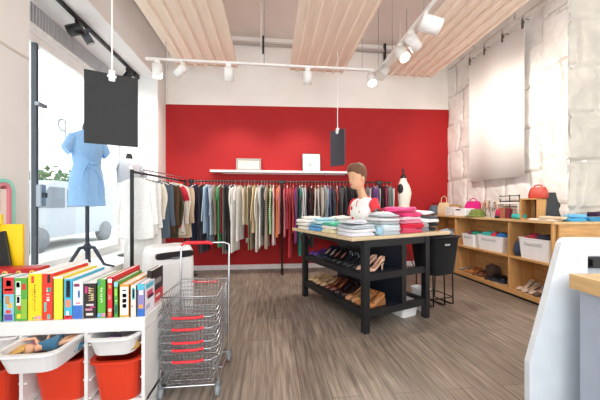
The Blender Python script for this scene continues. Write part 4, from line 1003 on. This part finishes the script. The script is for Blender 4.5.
# doll lying in the middle tray
cxm = (colu[1] + colu[2]) / 2
dl = thing('doll', 'doll with blond hair and blue dress lying in the white tray', 'doll', (cxm - .02, TV0 - .03, .462), R(15)); dl.scale = (.85, .85, .85)
sk = mat('#e6b08c', .5)
b = MB().ball((-.07, -.02, .0), (.03, .028, .028), sk, 12).tube([(-.04, -.02, 0), (.06, 0, .01)], [.018, .026], sk, 8)
b.tube([(-.03, .0, .01), (-.07, .05, .035), (-.13, .03, .04)], [.011, .009, .007], sk, 6).tube([(.0, .02, .012), (.0, .07, .05), (-.05, .09, .06)], [.011, .009, .007], sk, 6)
b.tube([(.05, .01, 0), (.12, .05, .02), (.12, .10, .045)], [.016, .012, .008], sk, 6).tube([(.05, -.01, 0), (.13, -.02, .02), (.17, .03, .03)], [.016, .012, .008], sk, 6); b.build('doll_body', dl)
MB().loft([[(x, y * 1.0, z) for x, y, z in [(-.03 + .035 * q, (.024 + .012 * q) * cos(a), .005 + (.022 + .010 * q) * sin(a)) for a in [2 * PI * j / 12 for j in range(12)]]] for q in range(4)], cl('#3f6f8e')).build('doll_dress', dl)
b = MB()
for q in range(7): b.tube([(-.085, -.02 + .008 * (q - 3), .012), (-.13 - .008 * q, -.035 + .02 * (q - 3), .005), (-.09 - .02 * q, -.085 + .01 * q, -.01)], [.012, .010, .005], mat('#d9a95e', .6), 6)
b.build('doll_hair', dl)
def toy(loc, r, hx, label, seed): return crumpled(loc, r, mat(hx, .6), label, 'toy', 'toys in the trays', 'toy', seed)
toy((cxm + .08, TV0 + .02, .41), (.05, .05, .03), '#4c7f9f', 'dusty blue toy beside the doll in the white tray', 71)
toy((cxm - .10, TV0 + .02, .42), (.05, .04, .025), '#d88ea0', 'pink toy behind the doll in the white tray', 72)
cxr = (colu[2] + colu[3]) / 2
toy((cxr - .03, TV0 + .03, .40), (.06, .05, .038), '#8d6aa0', 'violet toy in the right white tray', 74)
toy((cxr + .07, TV0 + .02, .40), (.05, .05, .035), '#b58a4a', 'ochre toy in the right white tray', 75)
cxl = (colu[0] + colu[1]) / 2
toy((cxl + .05, TV0 - .05, .27), (.09, .08, .05), '#2c3a2a', 'dark green toy on top of the left red bin', 77)
toy((cxl - .06, TV0 - .05, .27), (.06, .07, .045), '#3a2f2c', 'dark brown toy on top of the left red bin', 78)

# books and boxes
P_ = lambda h: mat(h, .35)
def bookthing(px0, px1, ytop, depth, label, cover, prints, kind='book', pages=True, dv=0.0, cat='book', lean=0, yaw=0, side=()):
    v = TV0 + .012 + dv; x0, x1 = on_v(px0, v), on_v(px1, v); w_ = x1 - x0 - .002
    Y = (x0 + x1) / 2 * SA + v * CA; h_ = EYE + (205 - ytop) / F * Y - TZT
    t = thing(kind, label, cat, ((x0 + x1) / 2, v, TZT + .0005), R(yaw), 'books on the white storage unit')
    c = P_(cover); M = Matrix.Rotation(R(lean), 4, 'Y'); b = MB(); th = .003
    if pages:
        b.box((-w_ / 2, 0, 0), (w_ / 2, th, h_), c, M).box((-w_ / 2, 0, 0), (-w_ / 2 + th, depth, h_), c, M).box((w_ / 2 - th, 0, 0), (w_ / 2, depth, h_), c, M)
    else: b.box((-w_ / 2, 0, 0), (w_ / 2, depth, h_), c, M, .0015)
    for (fx0, fx1, fz0, fz1, hx) in prints:
        b.box((-w_ / 2 + fx0 * w_, -.0008, fz0 * h_), (-w_ / 2 + fx1 * w_, .001, fz1 * h_), P_(hx), M)
    for (fy0, fy1, fz0, fz1, hx) in side:
        e_ = .0006 if (fy0, fy1) == (.0, 1) else .0011
        b.box((w_ / 2 - .001, .001 + fy0 * (depth - .002), .001 + fz0 * (h_ - .002)), (w_ / 2 + e_, .001 + fy1 * (depth - .002), .001 + fz1 * (h_ - .002)), P_(hx), M)
    b.build('cover' if pages else 'box', t)
    if pages: MB().box((-w_ / 2 + th, th, .004), (w_ / 2 - th, depth - .004, h_ - .004), mat('#f2eee6', .8), M).build('pages', t)
    else: MB().box((-w_ / 2 + .001, .001, h_), (w_ / 2 - .001, depth - .001, h_ + .0012), mat('#f3f1ee', .5), M).build('box_lid', t)
    return t
def letters(x0, x1, z0, z1, hx, n, seed=1):   # small bars standing for a line of unreadable spine lettering
    r = random.Random(seed); out = []; d = (z1 - z0) / n
    for i in range(n):
        a = z0 + i * d
        out.append((x0, x1, a + d * .1, a + d * .35, hx))
        if r.random() < .7: out.append((x0 if r.random() < .5 else (x0 + x1) / 2, (x0 + x1) / 2 if r.random() < .5 else x1, a + d * .35, a + d * .8, hx))
        else: out.append((x0, x0 + (x1 - x0) * .3, a + d * .35, a + d * .8, hx))
    return out
bookthing(-12, 2.6, 277, .09, 'teal and green book leftmost in the row', '#3f8f7c', [(.1, .9, .5, .9, '#3a9bc0'), (.1, .9, .05, .4, '#5aa13c'), (.3, .8, .2, .3, '#f2c832')])
bookthing(3, 13.8, 277.5, .09, 'red and light blue game box with round white emblem', '#7fc3dd', [(0, 1, .62, 1, '#d8322f'), (.3, .75, .8, .93, '#f3f1ee'), (.4, .65, .84, .9, '#2f4f8c')] + [(.15, .85, .70, .74, '#f3f1ee'), (.2, .6, .40, .58, '#c58b52'), (.4, .9, .30, .42, '#e2b45a'), (.1, .9, .02, .16, '#6a4a9c'), (.25, .75, .18, .26, '#d64a4a')], 'game_box', False, cat='game box')
bookthing(14.2, 27.2, 278, .09, 'green game box with two red logo patches', '#57a23c', [(.12, .5, .6, .92, '#e9efe6'), (.16, .44, .78, .9, '#d3382f'), (.60, .90, .72, .86, '#d3382f'), (.14, .5, .36, .58, '#efe9ef'), (.2, .42, .42, .56, '#8a6a9c'), (.28, .5, .26, .36, '#d3382f'), (.55, 1, .05, .5, '#8fb83c'), (.2, .5, .06, .16, '#f0d640')], 'game_box', False, cat='game box')
bookthing(27.8, 41.6, 273.8, .30, 'bright yellow box with black vertical lettering', '#f6cf1e', [(.25, .45, .80, .95, '#d9432c')] + letters(.45, .56, .2, .78, '#2a2418', 12, 3) + letters(.3, .36, .25, .7, '#d8a21c', 10, 5) + [(.3, .45, .02, .08, '#79b55a'), (.5, .65, .02, .08, '#e27aa0'), (.7, .95, .02, .1, '#ef9db8')], 'game_box', False, cat='game box')
bookthing(42, 52.6, 273.8, .30, 'red box with white lettering and turquoise picture', '#e0382c', [(.5, .8, .8, .98, '#26221f')] + letters(.45, .7, .4, .74, '#f6f1ea', 5, 7) + [(.2, .42, .18, .38, '#55bfae'), (.5, .8, .02, .12, '#58b8a4'), (.55, .85, .6, .7, '#3f9f8f')], 'game_box', False, cat='game box')
bookthing(53, 63.4, 276.8, .30, 'plain lemon yellow book with green top edge', '#f0dc3c', [(0, 1, .955, 1, '#e8e4d2'), (.1, .9, .0, .015, '#d9c22c')], 'book')
bookthing(63.9, 72.2, 279, .30, 'turquoise box with dark label and red corner', '#3fb0d2', [(.25, .8, .54, .96, '#28303f')] + letters(.4, .65, .58, .92, '#e9e4da', 5, 9) + [(.2, .85, .3, .48, '#e38a6f'), (0, 1, 0, .09, '#d3323c'), (.3, .6, .05, .2, '#f1efe9')], 'game_box', False, cat='game box')
bookthing(72.8, 82.6, 281.6, .30, 'white and blue box with maroon title', '#eceef3', [(0, 1, 0, .36, '#3f6fc0'), (.12, .7, .86, .94, '#8a2d4c'), (.5, .78, .56, .76, '#7fa0d8'), (.58, .7, .6, .72, '#eceef3'), (.3, .8, .4, .44, '#d86a7c')], 'game_box', False, cat='game box')
bookthing(83.4, 96.4, 283.5, .30, 'black box with rows of pale lettering', '#2b2523', [(.1, .3, .72, .92, '#c0347c')] + letters(.4, .8, .5, .9, '#d8bd8c', 6, 11) + [(.2, .8, .36, .41, '#d8d2cc'), (.15, .7, .22, .28, '#c98a9c'), (.2, .75, .08, .15, '#e0d9d2'), (.5, .9, .3, .34, '#c0347c')], 'game_box', False, cat='game box')
bookthing(96.9, 106.2, 279.5, .26, 'grass green book with blue and pink foot', '#59a534', letters(.4, .6, .4, .8, '#e9f1dc', 6, 13) + [(.05, .4, .02, .12, '#6fa6d8'), (.5, .9, .03, .12, '#e68aa8'), (.1, .4, .85, .97, '#3c8c86')])
bookthing(106.8, 113, 277.2, .32, 'tall red book with pale emblem near its top', '#d92c34', [(.15, .85, .86, .96, '#e3ead8'), (.3, .7, .72, .80, '#e3a83a'), (.25, .75, .14, .22, '#f0d9c0')] + letters(.3, .7, .45, .56, '#f2dcd2', 3, 15) + letters(.3, .7, .04, .12, '#eebf6a', 2, 16))
bookthing(113.4, 118.6, 281.8, .28, 'thin green book with light blue top', '#4b9a34', [(.1, .9, .86, .99, '#8ccbe0'), (.2, .7, .6, .8, '#9ccc4c'), (.2, .8, .1, .35, '#3f7f6c')] + letters(.4, .65, .15, .5, '#e6efe0', 5, 17))
bookthing(119, 129.6, 284.6, .30, 'orange framed white book with coloured dots', '#f09a32', [(.12, .88, .06, .93, '#f7f3ec'), (.32, .72, .60, .72, '#f0932c'), (.32, .72, .44, .56, '#e48abf'), (.32, .72, .28, .40, '#5cc4c0'), (.3, .7, .80, .84, '#efb0a0'), (.2, .5, .0, .03, '#7cb04c')])
bookthing(130, 136.6, 285.6, .28, 'narrow cream book with turquoise label', '#e3d8cb', [(.3, .75, .55, .92, '#49bfc2'), (.38, .67, .6, .88, '#dff1ee'), (.2, .5, .3, .36, '#b98a9c')])
bookthing(137, 145, 284, .13, 'lilac and blue hardback with orange badge', '#8b7fb4', [(0, 1, .0, .22, '#2f68b8'), (0, 1, .82, 1, '#4fb4c8'), (.25, .8, .66, .8, '#e6dfe8'), (.25, .7, .25, .36, '#f2a23c')], 'book', True, yaw=0, side=[(.0, 1, 0, 1, '#e9e6ec'), (.1, .9, .8, .95, '#4fb4c8'), (.2, .8, .5, .72, '#c9506a'), (.3, .9, .45, .55, '#3f4a6c'), (.1, .5, .15, .3, '#b9b2c8')])
bookthing(147, 152.5, 271, .17, 'black and red book standing behind the others at right', '#2c2628', [(.0, 1, .0, .36, '#c3293a'), (.2, .8, .5, .6, '#8d8a86'), (.2, .7, .7, .74, '#b9b2aa')], 'book', True, dv=.17, side=[(.0, 1, 0, .36, '#c3293a'), (.2, .8, .55, .7, '#8d8a86'), (.3, .7, .15, .22, '#e6dcd4')])
# lying boxes further back on the left
def flatbox(px, v, w_, d_, h_, hx, label, z=0.0, rz=0, dots=None, name='game_box'):
    x = on_v(px, v); b = MB().box((-w_ / 2, 0, 0), (w_ / 2, d_, h_), P_(hx), bev=.003)
    if dots:
        for k in range(5): b.ball((-w_ / 2 + w_ * (k + .5) / 5, -.001, h_ * .5), (.016, .003, h_ * .3), P_(dots), 8)
        for k in range(5): b.ball((-w_ / 2 + w_ * (k + .5) / 5, -.002, h_ * .5), (.007, .003, h_ * .16), P_('#3a2c22'), 8)
    o = b.build(name, None, (x, v, TZT + z), (0, 0, R(rz))); return tag(o, label, 'game box', 'books on the white storage unit')
# toys at the far left, standing on the display sill
MB_ = MB
ar = thing('toy_arch', 'mint green arched toy with pink inner arch', 'toy', (UL + .045, 2.135, .001), PI / 2)
zb_ = .0
def arch(r0, r1, z0, m, name):
    b = MB(); pts_o = []; pts_i = []
    n_ = 16
    ring = []
    for k in range(n_ + 1):
        a = PI * k / n_; ring.append((a))
    prof = [(r1, z0)] + [(r1 * cos(a), 1.30 + r1 * sin(a)) for a in ring] + [(-r1, z0)]
    prin = [(r0, z0)] + [(r0 * cos(a), 1.30 + r0 * sin(a)) for a in ring] + [(-r0, z0)]
    for k in range(len(prof) - 1):
        q = [prof[k], prof[k + 1], prin[k + 1], prin[k]]
        b.prism(q, 'y', -.03, .03, m)
    return b.build(name, ar)
arch(.058, .082, .0, mat('#8fd8c4', .5), 'outer_arch'); arch(.034, .055, .0, mat('#d98a94', .5), 'inner_arch'); MB().box((-.034, -.012, 0), (.034, .012, 1.31), mat('#efe6dc', .6)).build('centre_panel', ar)
ys = thing('card_display', 'yellow cardboard display holding black cards', 'display', (on_v(6, 1.88), 1.88, TZT + .2025), R(4))
MB().box((-.10, .0, .0), (.085, .02, .30), P_('#f2c81c'), bev=.002).box((-.10, -.06, 0), (.085, 0, .02), P_('#f2c81c')).build('backing', ys)
MB().box((-.10, -.012, .30), (-.02, .012, .36), P_('#f2d23c'), bev=.002).box((-.08, -.02, .26), (-.03, -.004, .30), P_('#c8242c')).build('header', ys)
for k in range(2): MB().box((-.06 + k * .066, -.045, .03), (-.002 + k * .066, -.03, .25), P_('#191818'), T(ry=R(-14), rx=R(-8)), .002).build('black_card', ys)
flatbox(5, 1.755, .34, .09, .055, '#c2282c', 'flat red game box with yellow round pictures', .2015, 3, '#e8c05a')
flatbox(4, 1.752, .32, .17, .20, '#e59a2e', 'orange game box supporting the flat red box', 0, 8)

# ------------------------------------------------------------------ wire baskets on a trolley
BU, BV = -.508, 2.0
tr = thing('basket_trolley', 'chrome wheeled trolley with tall red handle carrying the baskets', 'trolley', (BU, BV, 0))
b = MB()
for s in (-1, 1):
    b.tube([(s * .175, -.19, .07), (s * .175, .20, .07)], .008, CHROME, 6)
    b.tube([(s * .175, -.19, .07), (s * .17, -.19, .19)], .006, CHROME, 6)
b.tube([(-.175, -.19, .07), (.175, -.19, .07)], .007, CHROME, 6).tube([(-.175, .2, .07), (.175, .2, .07)], .007, CHROME, 6)
b.tube([(-.175, 0, .07), (.175, 0, .07)], .006, CHROME, 6)
b.tube([(.18, .20, .07), (.18, .25, .80), (.18, .26, .89), (.14, .26, .905), (-.10, .26, .905), (-.15, .26, .90)], .008, CHROME, 8)
b.tube([(-.18, .20, .07), (-.18, .24, .86), (-.15, .26, .90)], .008, CHROME, 8); b.build('frame', tr)
MB().tube([(-.182, .255, .885), (-.15, .26, .905), (.02, .26, .905), (.05, .26, .897)], .014, mat('#dd2430', .4), 8).build('handle_grip', tr)
for (sx, sy) in ((-.165, -.19), (.175, -.19), (.185, .2), (-.165, .2)):
    wh = MB().lathe([(.012, -.013), (.034, -.012), (.036, 0), (.034, .012), (.012, .013)], mat('#8d9094', .5), 14, T(sx, sy, .037, 0, 0, PI / 2)); wh.build('wheel', tr)
    MB().box((sx - .02, sy - .012, .04), (sx - .014, sy + .012, .085), STEEL).box((sx + .014, sy - .012, .04), (sx + .02, sy + .012, .085), STEEL).box((sx - .02, sy - .015, .075), (sx + .02, sy + .015, .085), STEEL).build('caster_fork', tr)
def make_basket(loc, label):
    t = thing('wire_basket', label, 'shopping basket', loc, 0, 'stacked wire shopping baskets')
    w0, w1, d0, d1, h_ = .14, .170, .185, .215, .20; wr = .0019; b = MB()
    def rect(f): x = w0 + (w1 - w0) * f; y = d0 + (d1 - d0) * f; return x, y
    for f, r in ((1, .0042), (.72, wr), (.45, wr), (.2, wr), (0, .003)):
        x, y = rect(f); b.tube([(-x, -y, h_ * f), (x, -y, h_ * f), (x, y, h_ * f), (-x, y, h_ * f)], r, CHROME, 4, close=True)
    for k in range(13):
        q = -1 + 2 * (k + .5) / 13
        for s in (-1, 1): b.tube([(q * w0, s * d0, 0), (q * w1, s * d1, h_)], wr, CHROME, 4)
        b.tube([(q * w0, -d0, 0), (q * w0, d0, 0)], wr, CHROME, 4)
    for k in range(15):
        q = -1 + 2 * (k + .5) / 15
        for s in (-1, 1): b.tube([(s * w0, q * d0, 0), (s * w1, q * d1, h_)], wr, CHROME, 4)
    for k in range(6):
        q = -1 + 2 * (k + .5) / 6; b.tube([(-w0, q * d0, .002), (w0, q * d0, .002)], wr, CHROME, 4)
    b.build('wire_body', t)
    MB().tube([(-w1 - .008, .0, h_ - .01), (-w1 - .01, -.20, h_ - .028), (-w1 + .03, -.243, h_ - .03), (w1 - .03, -.243, h_ - .03), (w1 + .01, -.20, h_ - .028), (w1 + .008, 0, h_ - .01)], .0035, CHROME, 5).build('wire_handle', t)
    MB().tube([(-.085, -.243, h_ - .03), (-.07, -.247, h_ - .034), (.06, -.247, h_ - .034), (.10, -.243, h_ - .026)], .0085, mat('#dd2430', .4), 8).build('red_grip', t)
    return t
bs = make_basket((BU, BV, .085), 'wire shopping basket at the bottom of the stack')
for z, lab in ((.155, 'wire shopping basket second from the bottom of the stack'), (.20, 'wire shopping basket third from the bottom of the stack'), (.28, 'wire shopping basket third from the top of the stack'), (.35, 'wire shopping basket second from the top of the stack')):
    copy_thing(bs, (BU, BV, z), 0, lab)
copy_thing(bs, (BU + .005, BV, .435), PI, 'topmost wire shopping basket of the stack, its red grip behind')

# portable air conditioner
ac = thing('air_conditioner', 'white portable air conditioner standing behind the wire baskets', 'air conditioner', (-1.10, 3.15, 0), R(40))
rings = [rrect(.42, .36, .08, 5, .03), rrect(.45, .38, .09, 5, .10), rrect(.45, .38, .09, 5, .55), rrect(.44, .37, .09, 5, .70), rrect(.40, .33, .09, 5, .755), rrect(.34, .26, .08, 5, .77)]
MB().loft(rings, mat('#f4f2f1', .35)).build('body', ac)
MB().loft([[(x, y - .165 - .012, z_) for x, y, z_ in [(.155 * cos(a) * s1, .012, .70 + .045 * sin(a))for a in [2 * PI * j / 24 for j in range(24)]]] if False else [((.19 * s1) * math.copysign(abs(cos(a)) ** .4, cos(a)), -.192 + dy, .685 + .035 * s1 * math.copysign(abs(sin(a)) ** .4, sin(a))) for a in [2 * PI * j / 24 for j in range(24)]] for s1, dy in ((1, .03), (1, 0), (.93, -.006))], mat('#1c1d20', .3), False).build('control_panel', ac)
MB().box((-.14, -.193, .16), (.14, -.186, .60), mat('#ebe9e8', .4), bev=.004).build('front_grille', ac)
MB().ball((0.0, -.2, .655), (.06, .004, .012), mat('#6d7076', .3), 10).build('display', ac)
b = MB()
for sx in (-.17, .17):
    for sy in (-.13, .13): b.lathe([(.022, 0), (.024, .015), (.022, .034)], BLACKM, 10, T(sx, sy))
b.build('caster', ac)

# ------------------------------------------------------------------ checkout counter, right foreground
cc = thing('checkout_counter', 'white checkout counter with slanted end panel and wooden worktop', 'counter', (1.32, 1.1, 0), -YAW)
# local frame: x to the right of the view, y into the depth; origin chosen on the floor
ox, oy = 1.32 * CA - 1.1 * SA, 1.32 * SA + 1.1 * CA     # origin in camera axes
def L_(X, Y, Z=0): return (X - ox, Y - oy, Z)
poly = [(1.066, 0), (1.066, .465), (1.210, 1.005), (1.216, 1.025), (1.228, 1.040), (1.248, 1.047), (1.335, 1.047), (1.335, 0)]
MB().prism([(x - ox, z) for x, z in poly], 'y', 1.30 - oy, 1.33 - oy, mat('#dfe5ea', .45)).build('end_panel', cc)
MB().box(L_(1.30, 1.335, 0), L_(1.335, 1.40, 1.035), mat('#dfe5ea', .45)).box(L_(1.335, 1.40, 0), L_(2.4, 1.43, 1.035), mat('#d3d6d9', .5)).build('back_panel', cc)
MB().box(L_(1.178, .2, .872), L_(1.85, 1.225, .90), OAKL).box(L_(1.178, .2, .838), L_(1.215, 1.225, .872), OAKL).build('worktop', cc)
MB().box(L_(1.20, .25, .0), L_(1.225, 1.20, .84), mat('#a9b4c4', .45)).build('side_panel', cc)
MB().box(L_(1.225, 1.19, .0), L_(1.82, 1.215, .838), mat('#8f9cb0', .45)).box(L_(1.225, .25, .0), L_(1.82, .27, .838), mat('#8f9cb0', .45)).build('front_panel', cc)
MB().box(L_(1.405, 1.37, .89), L_(1.56, 1.40, .945), BLACKM, bev=.004).box(L_(1.42, 1.355, .90), L_(1.48, 1.372, .935), BLACKM).build('cable_socket', cc)

# ------------------------------------------------------------------ outside
struct(MB().box((-40, -10, -.12), (-2.62, 45, -.06), mat('#d9d9d6', .9, 'plaster')).build('street_ground'))
vn = thing('van', 'white van parked in the street outside the window', 'van', (-6.9, 9.4, -.06), 0)
VW = mat('#9aa2aa', .4)
prof = [(-2.3, .35), (-2.3, .95), (-1.75, 1.12), (-1.1, 1.85), (-.9, 1.95), (2.2, 1.95), (2.3, 1.8), (2.3, .35)]
b = MB().prism([(y, z) for y, z in prof], 'x', -.9, .9, VW); b.build('van_body', vn)
MB().prism([(-1.62, 1.18), (-1.1, 1.76), (-.55, 1.76), (-.55, 1.18)], 'x', .895, .91, mat('#56636f', .3)).box((.895, -.45, 1.2), (.91, .9, 1.72), mat('#5c6a76', .3)).build('van_window', vn)
for y in (-1.5, 1.45): MB().lathe([(.1, -.1), (.33, -.1), (.34, .0), (.33, .1), (.1, .1)], mat('#6c7076', .7), 20, T(.85, y, .34, 0, 0, PI / 2)).build('wheel', vn)
MB().box((.85, -2.33, .36), (.93, -1.9, .55), mat('#8d9299', .5)).box((-.9, -2.36, .36), (.9, -2.3, .6), mat('#8d9299', .5)).build('bumper', vn)
def bush(loc, r, hx, label, seed):
    rnd = random.Random(seed); b = MB()
    for k in range(420):
        a, c_ = rnd.random() * 2 * PI, rnd.uniform(-1, 1); rr = r * rnd.uniform(.55, 1); s_ = math.sqrt(1 - c_ * c_)
        p_ = Vector((rr * s_ * cos(a), rr * s_ * sin(a), rr * c_ * .7 + r)); e = Vector((rnd.uniform(-1, 1), rnd.uniform(-1, 1), rnd.uniform(-1, 1))).normalized() * .16; f_ = e.orthogonal().normalized() * .09
        b.add([p_ - e, p_ + f_, p_ + e, p_ - f_], [(0, 1, 2, 3)], mat(hx, .8))
    t = thing('shrub', label, 'shrub', loc, 0); b.build('foliage', t); MB().tube([(0, 0, 0), (0, 0, r)], .08, mat('#7a6a58', .9), 6).build('stem', t)
bush((-9.6, 13.3, -.06), 1.75, '#4f6a4a', 'pale green shrub beyond the van outside', 5)
bush((-10.6, 16.6, -.06), 1.7, '#566f52', 'second pale green shrub farther along the street', 6)
fa = thing('street_building', 'pale building across the street seen through the window', 'building', (-24, 18, -.06))
b = MB().box((-1, -22, 0), (1, 22, 9), mat('#e8e6e2', .9)); b.build('facade', fa)

# ------------------------------------------------------------------ light
wd = bpy.data.worlds.new('world'); bpy.context.scene.world = wd; wd.use_nodes = True
bg = wd.node_tree.nodes['Background']; bg.inputs[0].default_value = (.93, .97, 1, 1); bg.inputs[1].default_value = 1.9
sc = bpy.context.scene
sc.view_settings.view_transform = 'Standard'; sc.view_settings.look = 'None'; sc.view_settings.exposure = .78; sc.view_settings.gamma = 1
sc.cycles.use_denoising = True; sc.cycles.max_bounces = 10; sc.cycles.diffuse_bounces = 6; sc.cycles.transparent_max_bounces = 12
sc.cycles.sample_clamp_indirect = 6
